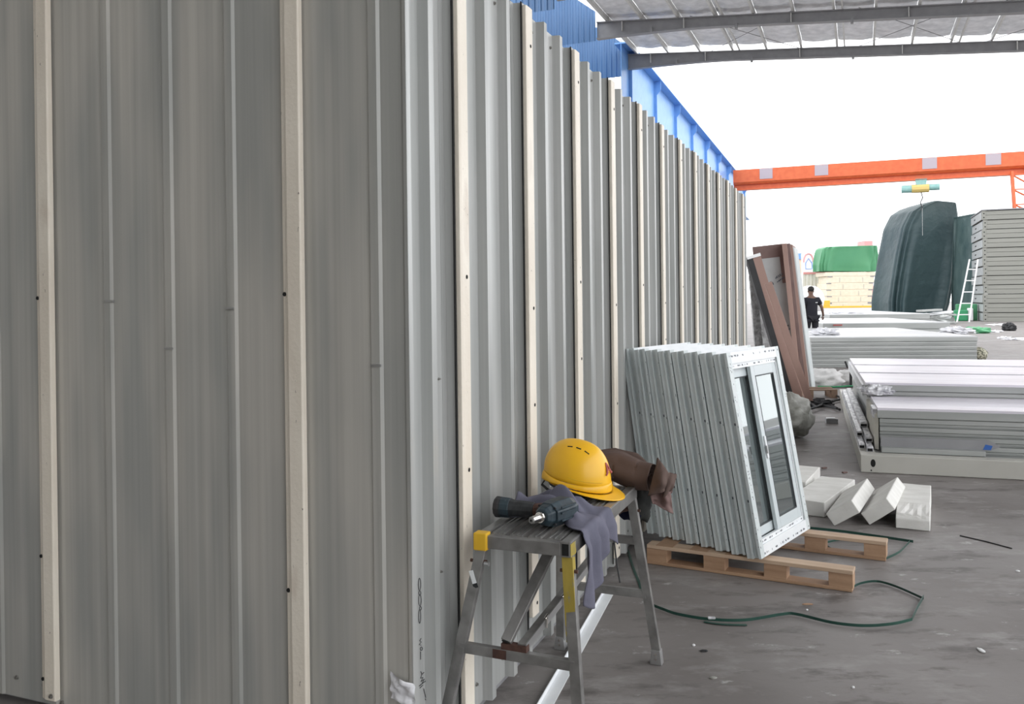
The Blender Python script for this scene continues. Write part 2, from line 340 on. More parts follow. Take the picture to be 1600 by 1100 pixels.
for z in (0.62, 1.28): screw(wr, WC + dv*0.27 + nv*(-AMP) + zv*z, nv, 0.003)
# short end piece and the dark post at the far end of the wall
E_ = 0.302 + PER*(NPER-1) + 0.47
ob('end_post', MB().box(0, 0.10, 0.03, 0.07, 0.0, WTOP-0.16, Matrix.Translation(WC + dv*E_) @ Matrix.Rotation(math.pi/2-TH, 4, 'Z')), 'rafter', wr)
# body behind the sheets
ob('wall_core', MB().prism([WC + dv*0.02 - nv*0.05, WC + dv*(E_-0.05) - nv*0.05, WC + dv*(E_-0.05) - nv*0.22, WC + dv*0.02 - nv*0.22], (0,0,WTOP-0.12)), 'rafter', wr)

wl = structure('wall_left')
lv = -nv                                        # short wall runs away to the left; it faces -dv
fv = -dv
LA = 0.007
def lrib(c, w=0.030): return [(c-w/2-0.010, -LA), (c-w/2, 0), (c+w/2, 0), (c+w/2+0.004, -LA)]
def lsheet(t0, t1, ribs):
    prof = [(t0, -LA)]
    for c in ribs: prof += lrib(c)
    prof.append((t1, -LA)); ob('corrugated_sheet', MB().sheet(prof, WC, lv, fv, 0.03, WTOP+0.25, 0.003, 8), 'wall', wl)
prof = [(0.0, 0.0), (0.012, -0.001), (0.02, -LA)] + lrib(0.12) + [(0.40, -LA)]
ob('corrugated_sheet', MB().sheet(prof, WC, lv, fv, 0.03, WTOP+0.25, 0.003, 8), 'wall', wl)
lsheet(0.4005, 1.50, [0.43, 0.686, 0.96, 1.248])
lsheet(1.5005, 2.75, [1.545, 1.835, 2.13, 2.42, 2.70])
lsheet(2.7505, 3.9, [2.99, 3.28, 3.57])
for c, z0 in ((0.420, 0.055), (1.545, 0.060), (2.70, 0.06)):
    bt = ob('batten', batten(MB(), WC, lv, fv, c, 0.078, 0.024, z0, WTOP+0.24, 0.001, True), 'strip', wl, bevel=0.003)
    for zz in (z0+0.075, 0.60, 1.575):
        p = WC + lv*(c+0.030) + fv*0.0165 + zv*zz
        ob('bolt_hole', MB().tube([p, p+fv*0.005], 0.007, 10), 'hole', bt)
    screw(wl, WC + lv*(c-0.02) + fv*0.025 + zv*(z0+0.02), fv, 0.006)
for t, z in ((1.60, 0.10), (1.505, 0.045), (1.29, 0.055), (1.20, 0.056), (1.745, 0.105)):
    screw(wl, WC + lv*t + fv*(-LA) + zv*z, fv, 0.006)
for t, z in ((0.69, 1.53), (0.96, 1.39), (1.235, 1.56), (0.118, 1.345)):          # small seam clips pressed on the ribs
    ob('seam_clip', MB().box(-0.018, 0.018, -0.003, 0.003, -0.004, 0.004, Matrix.Translation(WC + lv*t + fv*0.001 + zv*z) @ Matrix.Rotation(-TH, 4, 'Z')), 'steeledge', wl)
ob('wall_core', MB().prism([WC + lv*0.06 - fv*0.05, WC + lv*3.9 - fv*0.05, WC + lv*3.9 - fv*0.2, WC + lv*0.06 - fv*0.2], (0,0,WTOP+0.1)), 'rafter', wl)
# handwriting in marker on the first valley of the long wall
def wpx(x, y):                                 # point of the photograph on the valley plane of the long wall
    d = ray(x, y); P = WC - nv*(AMP-0.0015); return CAM + d*((P-CAM).dot(nv)/d.dot(nv))
ink = MB()
def scr(pts, r=0.0011): ink.tube([wpx(620+x/5, 880+y/5) for x, y in pts], r, 5)
def loop(cx, cy, rx, ry, n=14): return [(cx+rx*math.sin(2*math.pi*i/n), cy-ry*math.cos(2*math.pi*i/n)) for i in range(n+1)]
scr(loop(178, 165, 9, 48)); scr(loop(180, 233, 8, 17)); scr(loop(181, 290, 10, 44)); scr(loop(185, 352, 7, 14)); scr(loop(179, 415, 8, 55))
scr([(190,588),(180,605),(192,615),(176,636),(190,640)]); scr(loop(192, 668, 8, 14)); scr([(186,690),(186,752)])
scr([(188,845),(196,870),(212,852)]); scr([(196,870),(186,900),(205,890),(190,925),(215,905),(195,945)]); scr([(175,960),(200,940),(228,918)]); scr([(180,975),(205,952)])
scr([(210,980),(225,1045),(238,1090)]); scr([(222,1060),(238,1095),(252,1075)])
ob('marker_writing', ink, 'ink', wr)
# torn film corner stuck low on the corner sheet
def crum(u, v):
    p = WC + lv*(0.075-0.085*u) + fv*(0.008+0.016*noise.noise(Vector((u*4, v*4, 2)))+0.012*math.sin(u*3.1)*v) + zv*(0.30+0.085*v-0.03*u)
    return p
ob('torn_film', MB().grid(crum, 10, 10), 'film', wl, smooth=True)

# ------------------------------------------------------------------ canopy roof
LAT = 9.0                                     # lateral distance of the column line (measured like the wall)
def col_pt(xpix, z=0):
    Y = F*LAT/(1344-xpix); X = (xpix-800)/F*Y; return Vector((X, Y, z))
ce = structure('ceiling')
SL = -0.082                                   # fall of the roof to the right
def roof_pt(A, t, z): return A + nv*t + zv*(z + SL*t)
RA = [col_pt(938), col_pt(986)]               # left ends of the two rafters in view
RA.insert(0, RA[0] + (RA[0]-RA[1]))
zr = 10.50                                    # bottom of rafter at the column line, haunched
def rafter(A):
    mb = MB(); n = 24; LEN = 15.6
    bot = []; top = []
    for i in range(n+1):
        t = LEN*i/n; h = 0.33 + 0.24*max(0, 1-t/4.0)**1.5
        top.append(roof_pt(A, t, zr+0.57)); bot.append(roof_pt(A, t, zr+0.57-h))
    for i in range(n):
        # web, bottom flange, top flange
        mb.add([bot[i]-dv*0.01, bot[i+1]-dv*0.01, top[i+1]-dv*0.01, top[i]-dv*0.01, bot[i]+dv*0.01, bot[i+1]+dv*0.01, top[i+1]+dv*0.01, top[i]+dv*0.01], [(0,1,2,3),(7,6,5,4),(0,4,5,1),(3,2,6,7)])
        for P in (bot, top):
            mb.bar(P[i], P[i+1], 0.22, 0.03)
    return mb
for A in RA:
    r = ob('rafter', rafter(A), 'rafter', ce)
    for t in (0.9, 3.0, 6.4, 9.8, 13.3):
        P = roof_pt(A, t, zr+0.57)
        ob('stiffener', MB().box(-0.012, 0.012, -0.11, 0.0, -0.34, 0.02, Matrix.Translation(P) @ Matrix.Rotation(-TH, 4, 'Z')), 'purlin', r)
    for t in (1.9, 4.7, 8.2):
        P = roof_pt(A, t, zr+0.57-0.36)
        ob('bracket', MB().box(-0.04, 0.04, -0.12, 0.0, -0.08, 0.10, Matrix.Translation(P) @ Matrix.Rotation(-TH, 4, 'Z')), 'rafter', r)
step = (RA[1]-RA[0])
NB = 12; BW = 1.22
for ro in (0, 1):
    A, B = RA[ro], RA[ro+1]
    for i in range(NB+1):
        t = 0.35 + BW*i
        a = roof_pt(A, t, zr+0.70); b = roof_pt(B, t, zr+0.70)
        ob('purlin', MB().bar(a - dv*0.3*(ro == 0), b + dv*0.12, 0.07, 0.20), 'purlin', ce)
        if i in (3, 6, 9, 12):
            ob('tie_bar', MB().bar(roof_pt(A, t+0.25, zr+0.62), roof_pt(B, t+0.25, zr+0.62), 0.05, 0.06), 'purlin', ce)
    for i in range(NB):
        t = 0.35 + BW*i
        def sag(u, v, A=A, B=B, t=t, i=i):
            P = A.lerp(B, -0.06+(1.10 if ro == 0 else 1.01)*v)
            p = roof_pt(P, t + 0.04 + (BW-0.08)*u, zr+0.80)
            return p - zv*(0.05*math.sin(math.pi*u) + 0.04*noise.noise(Vector((i*3.1+ro*9, u*3, v*5))))
        ob('insulation_panel', MB().grid(sag, 6, 8), 'foilroof', ce, smooth=True)
# rods crossing in the bay
for t in (3.2, 8.4, 12.4):
    ob('brace_rod', MB().tube([roof_pt(RA[1], t, zr+0.64), roof_pt(RA[2], t+3.2, zr+0.60)], 0.012, 6), 'rafter', ce)
    ob('brace_rod', MB().tube([roof_pt(RA[1], t+3.2, zr+0.64), roof_pt(RA[2], t, zr+0.60)], 0.012, 6), 'rafter', ce)
# the outer skin of the roof, going back over the hall
A0 = RA[0] - step*11.5
sk = MB().prism([roof_pt(RA[0], -0.2, zr+0.92), roof_pt(RA[0], 15.6, zr+0.92), roof_pt(A0, 15.6, zr+0.92), roof_pt(A0, -0.2, zr+0.92)], (0, 0, 0.05))
ob('roof_skin', sk, 'foil', ce)
# unseen back and side walls, added to keep light off the short wall
wb_ = ob('light_block_back', MB().prism([dv*-13 + nv*-9.0, dv*-13 + nv*7, dv*-13.3 + nv*7, dv*-13.3 + nv*-9.0], (0, 0, 11.6)), 'beigebeam'); wb_['kind'] = 'structure'
wc_ = ob('light_block_side', MB().prism([dv*-13 + nv*-9.0, dv*2.2 + nv*-9.0, dv*2.2 + nv*-9.3, dv*-13 + nv*-9.3], (0, 0, 11.6)), 'beigebeam'); wc_['kind'] = 'structure'  # added out of view to cut the light from the left
# blue cladding at the column line: one ribbed sheet facing the yard at each frame
def cladding(A, w, zb, zt, cut, label):
    prof = []; x = -w; k = 0
    while x < 0:
        prof += [(x, 0.0), (x+0.10, 0.0), (x+0.13, 0.035), (x+0.17, 0.035)]; x += 0.20
    prof.append((0.0, 0.0)); prof = [p for p in prof if p[0] <= 0]
    mb = MB(); n = len(prof); vs = []
    for k in (0, 1):
        for top in (0, 1):
            for (t, q) in prof:
                zz = zb + 0.10*0 if not top else zt + (-cut*max(0, 1 + t/1.1) if t > -1.1 else 0)
                vs.append(A + nv*t - dv*(q - k*0.004) + zv*zz)
    for i in range(n-1):
        mb_f = (i, i+1, n+i+1, n+i); mb.f.append(mb_f); mb.f.append((3*n+i, 3*n+i+1, 2*n+i+1, 2*n+i))
        mb.f.append((n+i, n+i+1, 3*n+i+1, 3*n+i)); mb.f.append((i+1, i, 2*n+i, 2*n+i+1))
    mb.v = [tuple(q) for q in vs]
    r = ob('cladding_sheet', mb, 'bluesheet', None); tag(r, label, 'cladding', 'blue cladding under the canopy'); return r
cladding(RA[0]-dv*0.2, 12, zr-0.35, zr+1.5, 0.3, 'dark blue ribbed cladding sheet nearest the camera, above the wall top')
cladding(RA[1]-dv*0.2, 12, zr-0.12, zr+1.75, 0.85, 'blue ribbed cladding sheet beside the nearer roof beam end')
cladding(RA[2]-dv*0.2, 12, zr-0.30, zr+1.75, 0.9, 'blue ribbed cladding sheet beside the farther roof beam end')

# ------------------------------------------------------------------ blue crane runway beam
P0 = col_pt(975); P1 = col_pt(1168)
za = 11.25; zb = 10.15
ru = thing('runway_beam', 'light blue crane runway girder running away above the metal wall', 'girder', (P0.x, P0.y, 0))
inv = Vector((P0.x, P0.y, 0))
def rp_(s, off, dz):
    q = P0.lerp(P1, s) + nv*off + zv*(za + (zb-za)*s + dz); return q - inv
web = MB().add([rp_(0,0,0), rp_(1,0,0), rp_(1,0,-2.5), rp_(0,0,-2.5), rp_(0,-0.02,0), rp_(1,-0.02,0), rp_(1,-0.02,-2.5), rp_(0,-0.02,-2.5)], [(0,1,2,3),(7,6,5,4),(0,4,5,1),(3,2,6,7),(1,5,6,2),(0,3,7,4)])
ob('web', web, 'blue', ru)
ob('top_flange', MB().bar(rp_(0, 0.05, 0.0), rp_(1, 0.05, 0.0), 0.62, 0.05), 'blue', ru)
ob('crane_rail', MB().bar(rp_(0, 0.0, 0.09), rp_(1, 0.0, 0.09), 0.08, 0.12), 'purlin', ru)
ob('lower_flange', MB().bar(rp_(0, 0.0, -2.5), rp_(1, 0.0, -2.5), 0.5, 0.05), 'blue', ru)
for i in range(9):
    s = 0.03 + 0.115*i
    poly = [rp_(s, 0, -0.03), rp_(s, 0.30, -0.03), rp_(s, 0.30, -0.42), rp_(s, 0.13, -0.62), rp_(s, 0.13, -2.46), rp_(s, 0, -2.46)]
    ob('stiffener', MB().prism(poly, dv*0.03), 'blue', ru)
# ------------------------------------------------------------------ orange crane
Cq = col_pt(1140)
cz = 1.55 + (463.5-268)/F*Cq.y
cr = thing('gantry_crane', 'orange overhead gantry crane girder with lattice leg across the yard', 'crane', (Cq.x, Cq.y, 0))
def cp(t, z, off=0): return nv*t + dv*off + zv*z
GL = 20.5
gd = MB()
gd.prism([cp(0.38, cz, -0.35), cp(0.38, cz, 0.35), cp(0.38, cz-0.85, 0.35), cp(0.38, cz-1.0, 0.2), cp(0.38, cz-1.0, -0.2), cp(0.38, cz-0.85, -0.35)], nv*(GL-0.38))
ob('girder', gd, 'orange', cr)
ob('girder_flange', MB().bar(cp(0.38, cz-1.35), cp(GL, cz-1.35), 0.5, 0.06), 'orange', cr)
ob('girder_web', MB().bar(cp(0.38, cz-1.16), cp(GL, cz-1.16), 0.06, 0.36), 'orange', cr)
for px in (1200, 1286, 1454, 1553):
    a = (px-800)/F; t = (a*Cq.y - Cq.x)/(nv.x - a*nv.y)
    ob('splice_plate', MB().box(t-0.42, t+0.42, -0.37, -0.34, cz-0.72, cz-0.02, Matrix.Rotation(-TH, 4, 'Z')), 'paleplate', cr)
a = (1441-800)/F; th_ = (a*Cq.y - Cq.x)/(nv.x - a*nv.y)
RZ = Matrix.Rotation(-TH, 4, 'Z')
ob('lattice_leg', (lambda mb: [mb.bar(cp(17.0, cz-1.2, -0.5), cp(17.4, 0, -1.2), 0.16, 0.16, up=(1,0,0)), mb.bar(cp(17.9, cz-0.9, -0.5), cp(20.0, 0, -1.2), 0.22, 0.22, up=(1,0,0)),
    [mb.bar(cp(17.0+0.4*i/9, (cz-1.4)*(1-i/9.5), -0.5-0.7*i/9.5), cp(18.0+2.0*(i+k)/9.5, (cz-1.4)*(1-(i+k)/9.5), -0.5-0.7*i/9.5), 0.07, 0.07, up=(1,0,0)) for i in range(9) for k in (0, 0.9)]] and mb)(MB()), 'orange', cr)
ho = thing('hoist', 'green electric chain hoist hanging under the orange crane girder', 'hoist', Cq + nv*th_ + zv*(cz-1.35))
hz = -0.55
ob('trolley', MB().prism([RZ @ Vector((-0.35,-0.25,0.05)), RZ @ Vector((0.35,-0.25,0.05)), RZ @ Vector((0.25,-0.25,-0.42)), RZ @ Vector((-0.25,-0.25,-0.42))], dv*0.5), 'hoist', ho)
ob('motor_drum', MB().tube([RZ @ Vector((-1.15,-0.1,hz)), RZ @ Vector((-0.55,-0.1,hz))], 0.24, 14), 'hoist', ho)
ob('motor_drum', MB().tube([RZ @ Vector((0.45,-0.1,hz+0.04)), RZ @ Vector((1.05,-0.1,hz+0.04))], 0.2, 14), 'hoist', ho)
ob('gearbox', MB().tube([RZ @ Vector((-0.55,-0.1,hz)), RZ @ Vector((0.45,-0.1,hz))], 0.27, 10), 'gold', ho)
ob('hook_chain', MB().tube([RZ @ Vector((x, -0.1, hz+z)) for x, z in ((0,-0.25),(0.08,-0.6),(-0.06,-0.9),(0.05,-1.2),(-0.05,-1.4))], 0.035, 6), 'dark', ho)
ob('pull_rope', MB().tube([RZ @ Vector((0.05, -0.1, hz-0.3)), RZ @ Vector((0.05, -0.1, hz-3.0))], 0.008, 5), 'purlin', ho)

# ------------------------------------------------------------------ work bench (folding platform)
BO = G(745, 832, 0.76); BR0 = G(890, 848, 0.76)
mid = (BO+BR0)/2
BA = -TH
bench = thing('work_platform', 'scuffed aluminium folding work platform with a yellow corner cap beside the metal wall', 'work platform', (mid.x, mid.y, 0), (0, 0, BA))
BT = 0.76; BWd = 0.335; BL = 0.905; hw = BWd/2
BM = Matrix.Translation((mid.x, mid.y, 0)) @ Matrix.Rotation(BA, 4, 'Z'); BI = BM.inverted()
def rail(x0, x1, y0, y1, z0, z1, name, m_='steel', par=None, bv=0.003): return ob(name, MB().box(x0, x1, y0, y1, z0, z1), m_, par or bench, bevel=bv)
# frame: long channels, end channels, slats
rail(hw-0.034, hw, 0.0, BL, BT-0.052, BT, 'side_rail')
rail(-hw, -hw+0.034, 0.0, BL, BT-0.052, BT, 'side_rail')
er = rail(-hw+0.034, hw-0.034, 0.0, 0.03, BT-0.05, BT-0.006, 'end_rail')
ob('tube_opening', MB().box(hw-0.029, hw-0.006, -0.001, 0.004, BT-0.046, BT-0.008), 'hole', bench)
rail(-hw+0.034, hw-0.034, BL-0.03, BL, BT-0.05, BT-0.006, 'end_rail')
for i in range(4):
    c = -hw+0.034+ (i+0.5)*(BWd-0.068)/4
    s = rail(c-0.023, c+0.023, 0.032, BL-0.032, BT-0.022, BT-0.004, 'slat')
    for q in (-0.018, 0.0, 0.018):
        ob('tread_ridge', MB().box(c+q-0.003, c+q+0.003, 0.034, BL-0.034, BT-0.0045, BT-0.001), 'steel', s)
for yy in (0.40, 0.63): rail(-hw+0.034, hw-0.034, yy, yy+0.05, BT-0.0035, BT+0.004, 'cross_slat')
cap = rail(-hw-0.006, -hw+0.042, -0.012, 0.03, BT-0.056, BT+0.003, 'corner_cap', 'yellow', bv=0.004)
ob('rail_edge', MB().box(hw-0.003, hw+0.0012, 0.0, BL, BT-0.006, BT+0.0012), 'steeledge', bench)
# legs
def leg(x0, y0, x1, y1, m_='steel', z0=0.0, z1=BT-0.05, w=0.038):
    return ob('leg', MB().bar((x0, y0, z1), (x1, y1, z0), w, 0.026, up=(0, 1, 0)), m_, bench, bevel=0.003)
FLx, FRx = -hw+0.005, hw-0.017
lf = leg(FLx+0.005, 0.03, FLx-0.13, -0.07)
rf = leg(FRx, 0.03, FRx+0.075, -0.07, 'steel')
ob('paint', MB().bar((FRx+0.001, 0.026, BT-0.055), (FRx+0.024, -0.005, 0.44), 0.0386, 0.0275, up=(0, 1, 0)), 'yelpaint', rf, bevel=0.002)
ob('paint', MB().box(hw-0.0005, hw+0.0015, 0.0, 0.055, BT-0.050, BT-0.008), 'yelpaint', bench)
lb = leg(-hw+0.005, BL-0.03, -hw-0.03, BL+0.05)
rb = leg(hw-0.017, BL-0.03, hw+0.065, BL+0.045, z0=0.05)
def onleg(x0, y0, x1, y1, z, z1=BT-0.05): k = (z1-z)/z1; return Vector((x0+(x1-x0)*k, y0+(y1-y0)*k, z))
for (L_, x0, y0, x1, y1) in ((rb, hw-0.017, BL-0.03, hw+0.065, BL+0.045), (lb, -hw+0.005, BL-0.03, -hw-0.03, BL+0.05), (lf, FLx+0.005, 0.03, FLx-0.13, -0.07), (rf, FRx, 0.03, FRx+0.075, -0.07)):
    p = onleg(x0, y0, x1, y1, 0.0)
    ob('foot', MB().prism([p+Vector(q) for q in ((-0.026,-0.02,0),(0.026,-0.02,0),(0.019,-0.02,0.062),(-0.019,-0.02,0.062))], (0, 0.04, 0)), 'steeledge', L_, bevel=0.003)
    for z in (0.025, 0.045):
        ob('rivet', MB().tube([p+Vector((0,-0.021,z)), p+Vector((0,-0.024,z))], 0.005, 8), 'chrome', L_)
    q = onleg(x0, y0, x1, y1, BT-0.10)
    ob('hinge_pin', MB().tube([q+Vector((-0.03,-0.004,0)), q+Vector((0.03,-0.004,0))], 0.006, 8), 'rust', L_)
# leg braces
zc = 0.375
a = onleg(FLx+0.005, 0.03, FLx-0.13, -0.07, zc); b = onleg(FRx, 0.03, FRx+0.075, -0.07, zc-0.005)
fx = ob('leg_crossbar', MB().bar(a, b, 0.024, 0.034), 'steel', bench, bevel=0.002)
mid_c = a.lerp(b, 0.52)
ob('rust_patch', MB().bar(a.lerp(b, 0.30), a.lerp(b, 0.42), 0.0252, 0.030), 'rust', fx)
a2 = onleg(-hw+0.005, BL-0.03, -hw-0.03, BL+0.05, 0.30); b2 = onleg(hw-0.017, BL-0.03, hw+0.065, BL+0.045, 0.30)
ob('leg_crossbar', MB().bar(a2, b2, 0.02, 0.034), 'steel', bench, bevel=0.002)
a3 = onleg(-hw+0.005, BL-0.03, -hw-0.03, BL+0.05, 0.53); b3 = onleg(hw-0.017, BL-0.03, hw+0.065, BL+0.045, 0.53)
ob('leg_crossbar', MB().bar(a3, b3, 0.02, 0.034), 'steel', bench, bevel=0.002)
ob('hinge_bracket', MB().box(mid_c.x-0.060, mid_c.x+0.030, mid_c.y-0.010, mid_c.y+0.018, zc+0.014, zc+0.034), 'rust', bench)
up1 = Vector((0.03, 0.30, BT-0.05))
br1 = ob('folding_brace', MB().bar(mid_c+Vector((-0.045, 0.0, 0.04)), up1, 0.036, 0.03, up=(0, 1, 0)), 'steel', bench, bevel=0.002)
ob('channel_end', MB().bar(mid_c+Vector((-0.045, -0.0005, 0.0395)), mid_c+Vector((-0.0447, 0.001, 0.0425)), 0.026, 0.02, up=(0, 1, 0)), 'hole', br1)
tgt = a3.lerp(b3, 0.62)
br2 = ob('folding_brace', MB().bar(mid_c+Vector((0.01, 0.0, 0.03)), tgt, 0.03, 0.024), 'steel', bench, bevel=0.002)
ob('brace_edge', MB().bar(mid_c+Vector((0.01, 0.0, 0.03)), tgt, 0.004, 0.026, shift=(0.0155, 0)), 'steeledge', br2)
for k in (0.18, 0.36):
    p = (mid_c+Vector((0.01, 0, 0.03))).lerp(tgt, k)
    ob('wing_nut', MB().tube([p+Vector((0.02, 0, -0.012)), p+Vector((0.022, 0, 0.02))], 0.006, 6), 'chrome', br2)
    ob('wing_nut', MB().tube([p+Vector((0.018, -0.008, 0.02)), p+Vector((0.022, 0.012, 0.03))], 0.004, 6), 'chrome', br2)
st = onleg(FLx+0.005, 0.03, FLx-0.13, -0.07, 0.60)
ob('paper_tag', MB().bar(st+Vector((-0.010,-0.0145,0.03)), st+Vector((0.004,-0.0155,-0.012)), 0.016, 0.001, up=(0,1,0)), 'upvcw', lf)
ob('paper_tag', MB().bar(st+Vector((0.004,-0.0155,-0.012)), st+Vector((0.010,-0.016,-0.026)), 0.018, 0.001, up=(0,1,0)), 'blackplastic', lf)
ob('brace_knob', MB().tube([st+Vector((0.035,0,0.055)), st+Vector((0.052,-0.002,0.055))], 0.008, 8), 'steeledge', lf)
# wire hanging from the far brace, pointed strap end
wire = ob('hanging_wire', MB().tube([BM @ Vector(q) for q in ((hw-0.03, 0.63, 0.70), (hw-0.025, 0.62, 0.60), (hw-0.01, 0.61, 0.50), (hw+0.0, 0.61, 0.44))], 0.003, 6), 'dark'); tag(wire, 'thin black wire dangling under the work platform', 'wire')

# ------------------------------------------------------------------ hard hat
def helmet():
    hc = Vector((BM @ Vector((-0.012, 0.645, 0))).to_3d()); hc.z = BT+0.074
    root = thing('hard_hat', 'yellow plastic hard hat with vent slots resting on the work platform', 'hard hat', hc, (R_(2), R_(10), R_(-24)))
    a, b, h = 0.138, 0.108, 0.140
    mb = MB(); NU, NV = 48, 20
    def shell(u, v):
        t = 2*math.pi*u; e = v*math.pi/2
        # superelliptic dome; top slightly peaked towards the back, flatter brow
        ce = math.cos(e)**0.82; se = math.sin(e)**0.92
        x = a*math.cos(t)*ce; y = b*math.sin(t)*ce; z = h*se
        x += 0.012*se*(1-se)*4*(-0.4) - 0.008*se
        ridge = math.exp(-(y/0.035)**2)*0.010*se; z += ridge
        return (x, y, z)
    mb.grid(shell, NU, NV)
    sh = ob('shell', mb, 'helmet', root, smooth=True, solid=0.003); weld(sh)
    # lower skirt with raised band: dips at the nape and brow
    mb = MB()
    def skirt(u, v):
        t = 2*math.pi*u; x = math.cos(t); y = math.sin(t)
        drop = 0.020 + 0.008*max(0, x) + 0.014*max(0, -x)**2
        k = 1.0 + 0.045*v + 0.02*math.sin(v*math.pi)
        return (a*x*k, b*y*k, 0.004 - drop*v + 0.006*math.cos(2*t)*(1-v))
    mb.grid(skirt, NU, 5); sk_ = ob('rim_band', mb, 'helmet', root, smooth=True, solid=0.003); weld(sk_)
    mb = MB()
    def brim(u, v):
        t = (u-0.5)*math.pi*1.3 - 0.12; x = math.cos(t); y = math.sin(t)
        w = 0.058*max(0.0, math.cos(t*0.87))**0.8
        return ((a*1.045)*x + w*v*x*1.0, (b*1.045)*y + w*v*y*0.5, -0.022 - 0.006*max(0,x) - 0.010*v*max(0, x) )
    mb.grid(brim, 24, 6); ob('brim', mb, 'helmet', root, smooth=True, solid=0.003)
    # seam line along the side, vents, emblem, harness
    for s in (-1, 1):
        pts = []
        for i in range(17):
            t = s*(0.5+i/16*2.4); zz = 0.018 + 0.034*max(0, i/16-0.35)**1.0
            ce = math.sqrt(max(0, 1-(zz/h)**2))**0.9
            pts.append((a*math.cos(t)*ce*1.004, b*math.sin(t)*ce*1.006, zz))
        ob('side_seam', MB().tube(pts, 0.0016, 6), 'yellow', root)
    def on_dome(x, y):
        rho = min(1.0, math.sqrt((x/a)**2 + (y/b)**2)); e = math.acos(rho**(1/0.82)); se = math.sin(e)**0.92
        return Vector((x - 0.0192*se*(1-se) - 0.008*se, y, h*se + math.exp(-(y/0.035)**2)*0.010*se + 0.0012))
    for i in range(3):
        for s in (-1, 1):
            x = -0.022 + 0.036*i; y = s*0.052
            ob('vent', MB().bar(on_dome(x-0.010, y), on_dome(x+0.010, y), 0.006, 0.004), 'hole', root)
    mk = MB()
    def onfront(y, z):
        q = math.sqrt(max(0.0, 1-(z/h)**1.9-(y/b)**2)); return Vector((a*q*1.03+0.002, y, z))
    for (y0, z0), (y1, z1) in (((-0.028,0.05),(-0.012,0.088)), ((-0.012,0.088),(0.004,0.05)), ((-0.022,0.063),(-0.003,0.063)), ((0.008,0.05),(0.022,0.05)), ((-0.034,0.046),(-0.020,0.058))):
        mk.tube([onfront(y0+(y1-y0)*i/5, z0+(z1-z0)*i/5) for i in range(6)], 0.0032, 6)
    ob('emblem', mk, 'redprint', root)
    hn = MB()
    for t in (-2.6, -2.0, -1.2, -0.5, 0.6, 1.5, 2.4):
        hn.tube([(a*0.9*math.cos(t), b*0.9*math.sin(t), -0.01), (a*0.74*math.cos(t), b*0.74*math.sin(t), -0.045)], 0.008, 6)
    hn.tube([(a*0.76*math.cos(2*math.pi*i/20), b*0.76*math.sin(2*math.pi*i/20), -0.040) for i in range(21)], 0.010, 6)
    ob('suspension_band', hn, 'blackplastic', root)
    ob('chin_strap', MB().tube([(-0.11, -0.06, -0.02), (-0.12, -0.07, -0.045), (-0.08, -0.10, -0.05), (-0.02, -0.105, -0.048)], 0.006, 6, flat=0.4), 'darkgrey', root)
    return root
helmet()

